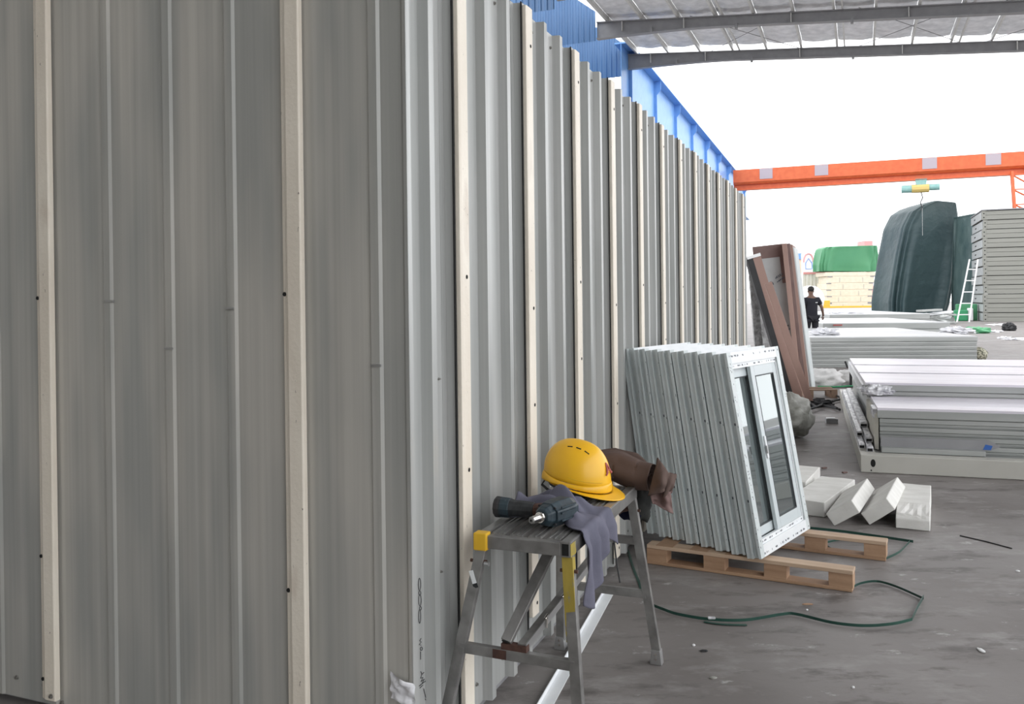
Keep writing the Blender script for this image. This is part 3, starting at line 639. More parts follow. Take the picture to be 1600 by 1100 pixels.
# ------------------------------------------------------------------ impact wrench
def wrench():
    o_ = BM @ Vector((0.045, 0.150, BT)); root = thing('impact_wrench', 'dark teal cordless impact wrench with chrome spindle lying on the work platform', 'power tool', o_, (0, 0, BA))
    # body: chamfered housing along local y (towards the back), spindle to the front-left
    ang = R_(-16)
    T = Matrix.Rotation(ang, 4, 'Z')
    def V(x, y, z): return T @ Vector((x, y, z))
    oct_ = lambda r, sx=1.0, sz=1.0, y=0, cz=0.046: [V(r*sx*math.cos(math.pi/8+i*math.pi/4), y, cz+r*sz*math.sin(math.pi/8+i*math.pi/4)) for i in range(8)]
    def loft(rings, name, m_, bv=0.003, par=root):
        mb = MB(); n = len(rings[0]); vs = [p for r in rings for p in r]; fs = []
        for i in range(len(rings)-1):
            for j in range(n): fs.append((i*n+j, i*n+(j+1)%n, (i+1)*n+(j+1)%n, (i+1)*n+j))
        fs += [tuple(range(n)), tuple((len(rings)-1)*n+j for j in range(n))]; mb.add(vs, fs)
        return ob(name, mb, m_, par, bevel=bv)
    hs = loft([oct_(0.047, 1.02, 0.92, -0.015), oct_(0.050, 1.05, 0.95, 0.02), oct_(0.050, 1.05, 0.95, 0.09), oct_(0.043, 1, 0.9, 0.12)], 'housing', 'bluetool')
    loft([oct_(0.027, 1, 1, -0.048), oct_(0.036, 1, 1, -0.035), oct_(0.041, 1, 1, -0.012)], 'nose', 'bluetool')
    sp = ob('spindle', MB().tube([V(0,-0.045,0.046), V(0,-0.062,0.046), V(0,-0.062,0.046), V(0,-0.088,0.046), V(0,-0.105,0.046)], [0.019,0.019,0.0135,0.013,0.012], 18), 'chrome', root, bevel=0.001)
    ob('anvil_tip', MB().tube([V(0,-0.105,0.046), V(0,-0.109,0.046)], [0.0125,0.010], 16), 'steel', sp)
    ob('anvil_hole', MB().tube([V(0,-0.1085,0.046), V(0,-0.1096,0.046)], 0.004, 10), 'hole', sp)
    for z in (0.03, 0.055, 0.075):
        ob('housing_rib', MB().bar(V(0.0505, 0.0, z), V(0.0505, 0.085, z), 0.004, 0.006), 'bluetool', hs)
    for (x, z) in ((0.033, 0.074), (-0.033, 0.074), (0.033, 0.018)):
        ob('screw', MB().tube([V(x,-0.012,z), V(x,-0.018,z)], 0.004, 8), 'dark', hs)
    # handle lying to the left with battery pack
    hn = lambda x, r, sy=1.0: [Vector((x, 0.05 + r*sy*math.cos(2*math.pi*i/12), 0.043 + r*math.sin(2*math.pi*i/12))) for i in range(12)]
    loft([hn(-0.03, 0.030), hn(-0.055, 0.025), hn(-0.075, 0.023)], 'trigger_collar', 'rust', 0.001)
    h2 = loft([hn(-0.075, 0.027), hn(-0.10, 0.029), hn(-0.15, 0.030), hn(-0.17, 0.034), hn(-0.205, 0.036)], 'handle', 'blackplastic')
    loft([hn(-0.203, 0.038), hn(-0.218, 0.0385), hn(-0.224, 0.034)], 'handle_pad', 'dark', par=root)
    loft([hn(-0.165, 0.0355), hn(-0.200, 0.037)], 'grip_band', 'bluetool')
    return root
wrench()

# ------------------------------------------------------------------ grey blue cloth
def cloth_rag():
    T = BM
    def ss(x): x = max(0, min(1, x)); return x*x*(3-2*x)
    def fn(u, v):
        # u runs across the platform from its left side over the right rail and down, v along it
        hang = 0.245 - 0.125*ss((v-0.30)/0.35) + 0.02*math.sin(v*14)
        total = 0.33 + hang; s = u*total
        flatx = -0.155 + s
        pinch = math.exp(-((flatx-0.02)/0.07)**2)
        y0 = 0.225 - 0.13*ss((flatx-0.02)/0.15); y1 = 0.45 + 0.015*math.sin(u*5)
        y0 += 0.03*pinch; y1 -= 0.09*pinch
        if flatx < -0.06: y0 -= 0.03*ss((-0.06-flatx)/0.08)
        y = y0 + (y1-y0)*v
        fold = abs(math.sin(v*7.5 + 1.5*math.sin(u*7)))**0.7
        n1 = noise.noise(Vector((u*5, v*6, 1.3)))
        env = math.sin(math.pi*min(1, max(0, v)))**0.5
        zb = BT + 0.008 + (0.040*fold + 0.040*n1 + 0.026)*env*(0.75+0.55*pinch)
        if flatx < 0.168:
            # pile rises toward the back of the tool
            k = ss((0.168-flatx)/0.10)
            z = zb*k + (BT+0.010+0.006*fold)*(1-k); x = flatx
        else:
            q = flatx - 0.168; r = 0.014
            if q < r*math.pi/2:
                a_ = q/r; x = 0.168 + r*math.sin(a_); z = BT+0.010+0.006*fold - r*(1-math.cos(a_))
            else:
                x = 0.168 + r; z = BT+0.010+0.006*fold - r - (q - r*math.pi/2)
            drop = max(0, BT - z)
            x += 0.015*math.sin(v*21+0.8*math.sin(drop*20))*min(1, drop/0.05) + 0.010*min(1, drop/0.04) + 0.02*drop
            y -= drop*0.10*(1-v) - drop*0.12*v
        return T @ Vector((x, y, z))
    mb = MB(); mb.grid(fn, 84, 60)
    o_ = ob('cloth_rag', mb, 'cloth', None, smooth=True, solid=0.003)
    tag(o_, 'crumpled grey blue cloth draped over the edge of the work platform', 'cloth')
cloth_rag()

# ------------------------------------------------------------------ brown jacket and dark bundle at the far end of the platform
def jacket():
    Y = 3.68
    base = BM @ Vector((0.05, BL-0.06, BT)); root = thing('brown_jacket', 'brown work jacket thrown over the far end of the work platform', 'jacket', base)
    def wrap(axis, rad, name, m_, seed, asp=0.85, nu=36, nv=28, amp=0.14, solid=0.003, open_=False):
        mb = MB(); n = len(axis)
        def fn(u, v):
            s = u*(n-1); i = min(int(s), n-2); f_ = s-i
            p = axis[i].lerp(axis[i+1], f_); r = rad[i]+(rad[i+1]-rad[i])*f_
            t = (axis[min(i+1, n-1)]-axis[i]).normalized(); w = Vector((0, 1, 0)); w = (w - t*w.dot(t)).normalized(); uu = t.cross(w)
            a_ = 2*math.pi*v; k = 1 + amp*noise.noise(Vector((u*2.2+seed, math.cos(a_)*1.2, math.sin(a_)*1.2))) + amp*0.45*math.sin(a_*5+u*3+seed)
            return p + (w*math.cos(a_)*asp + uu*math.sin(a_))*r*k - base
        mb.grid(fn, nu, nv); return ob(name, mb, m_, root, smooth=True, solid=solid)
    ax = [D(905, 735, Y), D(932, 726, Y), D(965, 727, Y-0.02), D(998, 741, Y-0.06), D(1018, 746, Y-0.09)]
    wrap(ax, [0.010, 0.060, 0.064, 0.060, 0.056], 'sleeve', 'brown', 1.0, asp=0.8)
    ax = [D(930, 712, Y+0.05), D(960, 711, Y+0.05), D(990, 722, Y), D(1016, 737, Y-0.06)]
    wrap(ax, [0.02, 0.030, 0.035, 0.02], 'folded_hem', 'brown', 4.0, asp=0.9)
    def patch(name, P, m_, bulge, seed, fr=3.0):
        def fn(u, v):
            p = P[0].lerp(P[1], u).lerp(P[3].lerp(P[2], u), v)
            return p + Vector((0, -bulge*math.sin(math.pi*min(1, max(0, u*0.9+0.05)))*math.sin(math.pi*(v*0.9+0.05)) - 0.012*noise.noise(Vector((u*fr, v*fr, seed))), 0)) - base
        return ob(name, MB().grid(fn, 16, 16), m_, root, smooth=True, solid=0.003)
    patch('cuff', [D(1028, 715, Y-0.17), D(1044, 738, Y-0.19), D(1038, 768, Y-0.22), D(1012, 775, Y-0.19)], 'brown', 0.045, 1.0)
    patch('cuff', [D(1027, 715, Y-0.10), D(1043, 738, Y-0.14), D(1046, 760, Y-0.02), D(1020, 770, Y+0.02)], 'brown', -0.03, 2.0)
    patch('cuff_end', [D(1039, 738, Y-0.18), D(1057, 741, Y-0.15), D(1052, 762, Y-0.16), D(1036, 777, Y-0.21)], 'brown', 0.035, 5.0)
    patch('cuff_end', [D(1039, 738, Y-0.14), D(1057, 741, Y-0.12), D(1050, 770, Y-0.04), D(1036, 777, Y-0.06)], 'brownin', -0.02, 6.0)
    # hanging lining corner
    P = [D(1014, 768, Y-0.18), D(1046, 756, Y-0.17), D(1053, 804, Y-0.19), D(1019, 786, Y-0.2)]
    def flap(u, v):
        p = P[0].lerp(P[1], u).lerp(P[3].lerp(P[2], u), v); f_ = noise.noise(Vector((u*4, v*3, 8)))
        return p + Vector((0, -0.022*f_ - 0.012*math.sin(u*9+v*2), 0)) - base
    ob('hanging_flap', MB().grid(flap, 16, 16), 'brownin', root, smooth=True, solid=0.002)
    P2 = [D(962, 770, Y-0.04), D(985, 757, Y-0.04), D(985, 795, Y-0.04), D(967, 805, Y-0.04)]
    ob('hanging_flap', MB().grid(lambda u, v: P2[0].lerp(P2[1], u).lerp(P2[3].lerp(P2[2], u), v) + Vector((0, 0.012*math.sin(u*6), 0)) - base, 8, 8), 'brown', root, smooth=True, solid=0.002)
    c = D(994, 783, Y+0.02)
    b1 = thing('dark_cloth_bundle', 'charcoal and navy cloth bundle hanging below the brown jacket', 'cloth', (c.x, c.y, c.z-0.07))
    o1 = Vector((c.x, c.y, c.z-0.07))
    mb = lumpy(0.012, 0, 0.065, 0.055, 0.05, 0.085, 0.25, 2.2, 3); ob('charcoal_cloth', mb, 'darkgrey', b1, smooth=True)
    mb = lumpy(-0.012, 0.02, 0.032, 0.075, 0.06, 0.048, 0.18, 2.0, 5); ob('navy_cloth', mb, 'navy', b1, smooth=True)
    ob('charcoal_cloth', lumpy(-0.01, -0.005, 0.11, 0.04, 0.03, 0.055, 0.25, 2.2, 9), 'darkgrey', b1, smooth=True)
jacket()

# ------------------------------------------------------------------ white angle trim on the floor under the platform
a = G(852, 1105); b = G(953, 924); t_ = (b-a).normalized(); a = a - t_*0.5; s_ = Vector((t_.y, -t_.x, 0))
tr = MB().prism([a-s_*0.026, a+s_*0.026, a+s_*0.026+zv*0.003, a-s_*0.023+zv*0.003, a-s_*0.023+zv*0.022, a-s_*0.026+zv*0.022], b-a)
tag(ob('angle_trim', tr, 'upvcw'), 'long white angle trim lying on the floor under the work platform', 'trim')

# ------------------------------------------------------------------ pallet
PA = G(1333, 890, 0.122); PB = G(1025, 850, 0.122)
pd = (PA-PB); pd.z = 0; pdl = pd.length; pd.normalize(); pp = Vector((-pd.y, pd.x, 0))     # pd: along runner to the right end, pp: away from camera
PO = Vector((PB.x, PB.y, 0)) - pd*0.06
pal = thing('pallet', 'pine pallet with block feet under the leaning stack of windows', 'pallet', PO, (0, 0, math.atan2(pd.y, pd.x)))
Lr = pdl + 0.06
RB2 = G(1385, 845, 0.122) - PO; rx, ry = RB2.dot(pd), RB2.dot(pp)
for (y0, ext) in ((0.0, Lr), (ry, rx)):
    x0 = ext - Lr
    ob('bottom_board', MB().box(x0, ext-0.005, y0, y0+0.09, 0.002, 0.020), 'wood', pal, bevel=0.002)
    ob('top_board', MB().box(x0+0.005, ext, y0-0.004, y0+0.092, 0.094, 0.1145), 'woodend', pal, bevel=0.002)
    for k in range(4):
        w = 0.125; c = x0 + w/2 + (Lr-w)*k/3
        ob('block', MB().box(c-w/2+0.002, c+w/2-0.002, y0+0.002, y0+0.088, 0.020, 0.094), 'wood', pal, bevel=0.002)
for k in range(3):
    c = 0.06 + 0.2*k; ob('deck_board', MB().box(c, c+0.10, -0.004, ry+0.095, 0.1145, 0.116), 'wood', pal)

# ------------------------------------------------------------------ stack of sliding windows leaning on the wall
WW, WH, WD = 0.769, 1.123, 0.086
YAW = R_(90-37.9)
def make_window():
    root = thing('sliding_window', 'x', 'window', (0, 0, 0), group='leaning stack of new windows')
    fwid = 0.052
    def bar_profile(x0, x1, z0, z1, name, vertical):
        mb = MB(); g = 0.016
        if name == 'frame_stile_l': pass
        # front fin, recessed body, middle fin, recessed body, rear fin
        lay = [(0.0, 0.015, 0), (0.015, 0.046, 0.022), (0.046, 0.056, 0.004), (0.056, WD, 0.012)]
        for (y0, y1, q) in lay:
            if vertical == 'L': mb.box(x0+q, x1, y0, y1, z0, z1)
            elif vertical == 'R': mb.box(x0, x1-q, y0, y1, z0, z1)
            elif vertical == 'T': mb.box(x0, x1, y0, y1, z0, z1-q)
            else: mb.box(x0, x1, y0, y1, z0+q, z1)
        return mb
    L_ = ob('frame_stile', bar_profile(0, fwid, 0, WH, '', 'L'), 'upvc', root)
    R2 = ob('frame_stile', bar_profile(WW-fwid, WW, 0, WH, '', 'R'), 'upvc', root)
    Tp = ob('frame_rail', bar_profile(fwid, WW-fwid, WH-fwid-0.012, WH, '', 'T'), 'upvcw', root)
    Bt = ob('frame_rail', bar_profile(fwid, WW-fwid, 0, fwid+0.012, '', 'B'), 'upvcw', root)
    # inner stepped lip
    lip = MB(); i0, i1, j0, j1 = fwid, WW-fwid, fwid+0.012, WH-fwid-0.012; lw = 0.030
    lip.box(i0, i0+lw*0.7, 0.010, 0.03, j0, j1); lip.box(i1-lw*0.35, i1, 0.010, 0.03, j0, j1); lip.box(i0, i1, 0.010, 0.03, j0, j0+lw*0.9); lip.box(i0, i1, 0.010, 0.03, j1-lw, j1)
    ob('frame_lip', lip, 'upvcw', root)
    x0, x1, z0, z1 = i0+lw*0.7, i1-lw*0.35, j0+lw*0.9, j1-lw
    def sash(a0, a1, y, w, name):
        mb = MB(); mb.box(a0, a0+w, y, y+0.022, z0, z1); mb.box(a1-w, a1, y, y+0.022, z0, z1); mb.box(a0+w, a1-w, y, y+0.022, z0, z0+w*1.15); mb.box(a0+w, a1-w, y, y+0.022, z1-w*1.15, z1)
        s = ob(name, mb, 'sash', root, bevel=0.002)
        g = MB(); gw = 0.006; c0, c1, d0, d1 = a0+w, a1-w, z0+w*1.15, z1-w*1.15
        g.box(c0, c0+gw, y-0.001, y+0.012, d0, d1); g.box(c1-gw, c1, y-0.001, y+0.012, d0, d1); g.box(c0, c1, y-0.001, y+0.012, d0, d0+gw); g.box(c0, c1, y-0.001, y+0.012, d1-gw, d1)
        ob('gasket', g, 'gasket', s)
        ob('glass_pane', MB().box(c0, c1, y+0.008, y+0.012, d0, d1), 'glass', s)
        return s
    xm = x0 + (x1-x0)*0.44
    sash(x0, xm+0.035, 0.045, 0.044, 'sash')
    s2 = sash(xm-0.03, x1, 0.014, 0.052, 'sash')
    hp = ob('handle', MB().box(xm-0.018, xm+0.004, 0.004, 0.014, z0+0.40, z0+0.53), 'upvcw', s2, bevel=0.004)
    ob('latch_pull', MB().box(xm-0.026, xm-0.012, -0.004, 0.008, z0+0.43, z0+0.475), 'steeledge', s2, bevel=0.003)
    rnd = random.Random(3)
    pr_ = MB()
    def dashes(xa, xb, zc, h, ymin):
        x = xa
        while x < xb:
            w = rnd.choice((0.006, 0.008, 0.012, 0.022, 0.03)); 
            if rnd.random() < 0.62:
                n = max(1, int(w/0.006))
                for i in range(n): pr_.box(x+i*0.006, x+i*0.006+0.0035, ymin-0.0006, ymin, zc-h/2*rnd.uniform(0.4, 1), zc+h/2*rnd.uniform(0.4, 1))
            x += w + rnd.uniform(0.006, 0.02)
    dashes(0.03, WW-0.02, WH-0.022, 0.013, 0.0); dashes(0.03, WW-0.02, 0.018, 0.014, 0.0)
    dashes(i0+0.02, i1-0.03, j1-lw*0.5, 0.011, 0.010); dashes(i0+0.02, i1-0.03, j0+lw*0.45, 0.011, 0.010)
    for i in range(46):
        z = rnd.uniform(0.05, WH-0.05); x = rnd.choice((0.014, 0.026, WW-0.018)); pr_.box(x, x+0.004, -0.0006, 0, z, z+rnd.uniform(0.004, 0.012))
    ob('printed_film', pr_, 'print', root)
    sp = MB()
    for i in range(14):
        z = rnd.uniform(0.05, WH-0.05); sp.box(-0.0006, 0.0, 0.003, 0.006, z, z+rnd.uniform(0.004, 0.010))
    for z in (0.30, 0.72): sp.box(0.0213, 0.022, 0.024, 0.034, z, z+0.014)
    ob('edge_print', sp, 'print', root)
    return root
w0 = make_window()
mW = Vector((math.cos(R_(37.9)), -math.sin(R_(37.9)), 0)); eW = Vector((math.sin(R_(37.9)), math.cos(R_(37.9)), 0))
P_w = Vector((1.3286, 4.6538, 0.131))
names = ['front window of the leaning stack, with both glass panes in view', 'second window from the front of the leaning stack', 'third window from the front of the leaning stack', 'fourth window from the front of the leaning stack',
         'fifth window from the front of the leaning stack', 'sixth window from the front of the leaning stack', 'seventh window of the leaning stack, last but one before the wall', 'rearmost window of the leaning stack, nearest the metal wall']
stp = (0.0, 0.100, 0.200, 0.300, 0.399, 0.498, 0.594, 0.686)
for i in range(8):
    p = P_w - mW*stp[i] + eW*(0.017*i + (0.006 if i % 2 else 0))
    lean = R_(9.7 - 0.22*i)
    rot = (-lean, 0, YAW)
    if i == 0: w0.location = p; w0.rotation_euler = rot; w0['label'] = names[0]
    else: copy_thing(w0, p, rot, names[i], 'leaning stack of new windows')

# ------------------------------------------------------------------ white foam blocks
def foam_block(name_label, B, R, w, l, t, seed, broken=False):
    B = Vector(B); n = 6
    o_ = bpy.data.objects
    mb = MB(); rnd = random.Random(seed)
    bm = bmesh.new(); bmesh.ops.create_cube(bm, size=1.0)
    for v in bm.verts: v.co = Vector(((v.co.x+0.5)*w, (v.co.y+0.5)*l, (v.co.z+0.5)*t))
    bmesh.ops.subdivide_edges(bm, edges=bm.edges[:], cuts=7, use_grid_fill=True)
    for v in bm.verts:
        k = noise.noise(v.co*9 + Vector((seed, 0, 0)))*0.0022; v.co += Vector((k, k, k))
        if broken:
            if v.co.y < l*0.25 and v.co.z > t*0.5:
                q = (1 - v.co.y/(l*0.25))*(v.co.z/t-0.5)*2; v.co.z -= q*0.035*(1+0.5*noise.noise(v.co*40)); v.co.y += q*0.03
    me = bpy.data.meshes.new('foam_block'); bm.to_mesh(me); bm.free()
    r = ob('foam_block', me, 'foam'); r.location = B; r.rotation_euler = R.to_euler() if not isinstance(R, tuple) else R
    q = r.modifiers.new('bevel', 'BEVEL'); q.width = 0.004; q.segments = 1; q.limit_method = 'ANGLE'
    tag(r, name_label, 'foam block', 'white foam blocks on the floor'); return r
def rot3(a, b, c): return (Matrix.Rotation(a, 3, 'Z') @ Matrix.Rotation(b, 3, 'X') @ Matrix.Rotation(c, 3, 'Y'))
foam_block('white foam block tilted on edge, leaning on the flat block nearest the windows', (2.143, 5.792, 0.002), rot3(-0.534, 0.03, -0.587), 0.1975, 0.677, 0.0928, 1)
foam_block('white foam block tilted on edge with a bright end, leaning on the other tilted block', (2.3846, 5.8037, 0.002), rot3(-0.522, 0.03, -0.6486), 0.2035, 0.6645, 0.090, 2)
foam_block('chipped white foam block lying flat at the right end of the row', (2.525, 5.72, 0.002), rot3(-0.46, 0, 0), 0.205, 0.86, 0.130, 3, True)
foam_block('white foam block lying flat behind the window corner', (1.946, 6.16, 0.002), rot3(-0.60, 0, 0), 0.26, 0.90, 0.105, 4)
foam_block('short white foam block with dark scuffs, farthest back behind the windows', (2.02, 6.72, 0.002), rot3(-0.50, 0, 0), 0.24, 0.66, 0.12, 5)

# ------------------------------------------------------------------ green straps
def strap(pts, w, label, closed=False, lift=0.004, edge=False):
    P = []
    for i in range(len(pts)-1):                       # Catmull-Rom through the floor points
        p0 = pts[max(i-1, 0)]; p1 = pts[i]; p2 = pts[i+1]; p3 = pts[min(i+2, len(pts)-1)]
        for k in range(6):
            t = k/6; P.append(0.5*((2*p1)+(p2-p0)*t+(2*p0-5*p1+4*p2-p3)*t*t+(3*p1-p0-3*p2+p3)*t**3))
    P.append(pts[-1]); mb = MB(); n = len(P); vs = []
    for i, p in enumerate(P):
        t = (P[min(i+1, n-1)]-P[max(i-1, 0)]).normalized(); s = Vector((t.y, -t.x, 0))
        if edge: vs += [p+zv*(lift+w), p+zv*(lift+w)+s*0.0015, p+zv*lift+s*0.0015, p+zv*lift]
        else: vs += [p-s*w/2+zv*(lift+0.0015), p+s*w/2+zv*(lift+0.0015), p+s*w/2+zv*lift, p-s*w/2+zv*lift]
    fs = []
    for i in range(n-1):
        for j in range(4): fs.append((i*4+j, i*4+(j+1)%4, i*4+4+(j+1)%4, i*4+4+j))
    mb.add(vs, fs); return tag(ob('packing_strap', mb, 'strap'), label, 'strap')
strap([G(x, y) for x, y in ((1018, 948), (1036, 955), (1060, 963), (1110, 971), (1165, 972), (1222, 963), (1245, 963), (1300, 976), (1350, 981), (1395, 978), (1425, 971))], 0.014, 'long dark green packing strap curving over the open floor', edge=True)
strap([G(x, y) for x, y in ((1425, 971), (1434, 952), (1443, 936))], 0.020, 'short pale green end of packing strap turned up on the floor', edge=True)
strap([G(x, y) for x, y in ((1331, 921), (1345, 914), (1370, 911), (1400, 919), (1443, 938))], 0.012, 'dark green packing strap looping out from the pallet corner', edge=True)
strap([G(x, y) for x, y in ((1290, 850), (1320, 845), (1360, 850), (1375, 860), (1340, 868), (1300, 860), (1290, 851))], 0.012, 'coil of dark green strap seen through the pallet', edge=True)
strap([G(x, y) for x, y in ((1385, 875), (1405, 865), (1420, 850), (1421, 848))], 0.014, 'green packing strap bending up behind the pallet end', edge=True)
strap([G(x, y) for x, y in ((1225, 824), (1300, 831), (1360, 839), (1427, 849))], 0.016, 'straight dark green strap along the far side of the pallet', edge=True)
strap([G(981, 860), G(990, 890), G(1000, 915), G(1002, 930)], 0.014, 'short green strap on the floor behind the platform leg')
strap([G(x, y) for x, y in ((1100, 973), (1130, 977), (1167, 978))], 0.016, 'overlapping flat end of green strap on the floor')
cl = G(1112, 971); tag(ob('strap_clip', MB().box(-0.018, 0.018, -0.008, 0.008, 0.012, 0.022, Matrix.Translation(cl)), 'foilstrip', bevel=0.003), 'small shiny clip on the long green strap', 'clip')

# ------------------------------------------------------------------ doors and boards leaning at the end of the wall
def leaning(name, label, cat, pa, pb, w, h, m_, group=None, up=(0, -1, 0), bv=0.004):
    """board from foot pa to head pb; w across, h deep"""
    base = Vector((pa.x, pa.y, 0)); r = thing(name, label, cat, base, group=group)
    ob('board', MB().bar(pa-base, pb-base, w, h, up=up), m_, r, bevel=bv); return r
def leaf(px_t, py_t, px_b, Yf, w, dep, m_, label, face=None, name='door_leaf', cat='door panel'):
    """door leaf: edge faces the camera, leaning to the wall; head at (px_t,py_t), foot below px_b"""
    head = D(px_t, py_t, Yf); foot = D(px_b, 470, Yf); foot.z = 0.002
    t = (head-foot).normalized(); r = thing(name, label, cat, foot, group='doors leaning at the wall end')
    x = Vector((t.z, 0, -t.x)); y = dv
    def q(a, b, c): return x*a + y*b + t*c
    H_ = (head-foot).length
    def bx(a0, a1, b0, b1, c0, c1):
        vs = [q(a, b, c) for c in (c0, c1) for a, b in ((a0, b0), (a1, b0), (a1, b1), (a0, b1))]
        return MB().add(vs, [(0,3,2,1),(4,5,6,7),(0,1,5,4),(1,2,6,5),(2,3,7,6),(3,0,4,7)])
    ob('core', bx(-w, 0, 0, dep, 0.01, H_), m_, r, bevel=0.004)
    return r, q, H_, bx
# grey film-faced panel with a brown head band, its face turned to the camera
r, q, H_, bx = leaf(1222, 381, 1246, 13.7, 0.47, 0.06, 'doorface', 'grey film faced door with a brown head and printed marks leaning at the wall end')
ob('head_band', bx(-0.475, 0.005, -0.006, 0.062, H_-0.20, H_+0.002), 'doordark', r)
ob('side_band', bx(-0.06, 0.006, -0.008, 0.062, H_-0.62, H_-0.05), 'doordark', r)
ob('film_sleeve', bx(-0.472, -0.25, -0.010, 0.0, 0.1, 1.25), 'doorglass', r)
mk = MB()
def glyph(cx, cz, s, n, rnd):
    for i in range(n):
        ax = cx + i*s*0.9; az = cz + i*s*0.42
        for k in range(3):
            dx, dz = rnd.choice(((0.7, 0.3), (0, 0.8), (0.6, 0.6), (0.7, 0)))
            a0 = q(ax+rnd.uniform(0, 0.3)*s, -0.0105, az+rnd.uniform(0, 0.4)*s); a1 = q(ax+(rnd.uniform(0, 0.3)+dx)*s, -0.0105, az+(0.2+dz)*s)
            mk.bar(a0, a1, 0.011, 0.001, up=dv)
rn = random.Random(5)
for cz in (H_-0.60, H_-1.42):
    glyph(-0.17, cz+0.06, 0.030, 5, rn); glyph(-0.15, cz, 0.030, 5, rn)
mk.tube([q(-0.24+0.035*math.cos(i*0.5), -0.011, H_-0.63+0.05*math.sin(i*0.5)) for i in range(12)], 0.007, 5)
mk.tube([q(-0.25, -0.011, H_-0.70), q(-0.235, -0.011, H_-0.63), q(-0.21, -0.011, H_-0.60)], 0.007, 5)
ob('printed_marks', mk, 'print', r)
leaf(1229, 380, 1252, 13.5, 0.075, 0.85, 'doorbrown', 'brown door leaf leaning next to the grey film faced door')
leaf(1234, 380, 1258, 13.55, 0.05, 0.85, 'doordark', 'dark edged brown door leaf, middle one of the leaning group')
leaf(1238, 382, 1264, 13.6, 0.05, 0.85, 'doorbrown', 'narrow brown door leaf leaning beside the metal edged leaf')
r, q, H_, bx = leaf(1241, 386, 1269, 13.65, 0.055, 0.85, 'upvc', 'pale metal edged door leaf at the right of the leaning group')
ob('edge_strip', bx(-0.03, -0.02, -0.004, 0.0, 0.02, H_-0.02), 'rafter', r)
# the two boards crossing in front
fa = G(1243, 627, 0.03); ha = D(1176, 400, 12.5)
b1 = leaning('leaning_door', 'dark brown boxed door leaning diagonally in front of the other doors', 'door panel', fa, ha, 0.20, 0.10, 'doorbrown')
t_ = (ha-fa).normalized(); rx_ = t_.cross(Vector((0,-1,0))).normalized(); s_ = -1 if rx_.x > 0 else 1
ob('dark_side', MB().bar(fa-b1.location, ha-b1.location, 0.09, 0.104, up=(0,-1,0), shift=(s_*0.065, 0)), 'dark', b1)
ob('metal_cap', MB().bar(ha-b1.location-t_*0.03, ha-b1.location+t_*0.015, 0.205, 0.108, up=(0,-1,0)), 'steeledge', b1)
leaning('brown_plank', 'light brown plank propped across the leaning doors', 'plank', D(1267, 634, 12.1), D(1200, 442, 12.0), 0.10, 0.05, 'doorbrown')
fp = G(1178, 612, 0.0); hp = D(1176, 402, 13.9)
leaning('film_wrapped_panel', 'grey panel in crumpled film standing behind the diagonal door', 'panel', D(1205, 612, 13.95), D(1188, 404, 14.0), 0.42, 0.06, 'doorglass')

# ------------------------------------------------------------------ sacks and floor rubbish by the doors
c = G(1243, 690); tag(ob('grey_sack', lumpy(c.x+0.02, c.y+0.35, 0.235, 0.27, 0.34, 0.25, 0.22, 2.6, 2, 40, 26, 0.08), 'sackg', smooth=True), 'bulging grey plastic sack on the floor behind the windows', 'sack')
sk2 = thing('white_sack', 'limp white woven sack lying in front of the farther panel bundle', 'sack', G(1300, 606))
o_ = sk2.location
ob('sack_body', lumpy(-0.05, 0.25, 0.13, 0.36, 0.28, 0.17, 0.30, 2.2, 4, 36, 22, 0.25), 'sackw', sk2, smooth=True)
ob('sack_neck', lumpy(0.35, 0.25, 0.12, 0.30, 0.2, 0.15, 0.35, 2.8, 6, 30, 20, 0.2), 'sackw', sk2, smooth=True)
ob('green_seam', MB().tube([(-0.25, -0.03, 0.03), (0.0, -0.05, 0.02), (0.3, -0.02, 0.03), (0.5, 0.05, 0.03)], 0.012, 6), 'greenbox', sk2)
pc = G(1283, 622); sp = thing('small_pallet', 'broken little wooden pallet on the floor by the leaning doors', 'pallet', pc, (0, 0, R_(-6)))
for y in (0.0, 0.28): ob('board', MB().box(-0.22, 0.24, y, y+0.11, 0.11, 0.13), 'oldwood', sp)
for x in (-0.2, 0.15):
    ob('block', MB().box(x, x+0.09, 0.0, 0.39, 0.0, 0.11), 'oldwood', sp)
rb_ = random.Random(11)
for i, (pts, lab) in enumerate((([(1255, 632), (1270, 628), (1300, 634), (1312, 640)], 'black bent rod lying nearest the sack in the scrap'), ([(1262, 640), (1285, 633), (1308, 638)], 'short black rod among the scrap by the doors'),
        ([(1300, 627), (1317, 623), (1304, 617)], 'thin black angled rod beside the small pallet'), ([(1258, 624), (1276, 636), (1290, 628)], 'dark crooked offcut in the scrap by the doors'))):
    tag(ob('scrap_rod', MB().tube([G(x, y, 0.03+0.02*(i % 2)) for x, y in pts], 0.018, 6), 'dark'), lab, 'scrap', 'dark scrap by the doors')
c = G(1272, 636); tag(ob('scrap_heap', lumpy(c.x, c.y+0.15, 0.03, 0.30, 0.2, 0.06, 0.6, 4, 8, 26, 14, 0.4), 'dark'), 'low heap of black scrap under the leaning doors', 'scrap')
c = G(1300, 662); bl = thing('offcut_block', 'small grey block with a white top alone on the floor', 'block', c, (0, 0, R_(-12)))
ob('body', MB().box(-0.065, 0.07, 0.0, 0.10, 0.0, 0.055), 'rafter', bl); ob('white_top', MB().box(-0.055, 0.045, 0.005, 0.095, 0.0552, 0.065), 'white', bl)
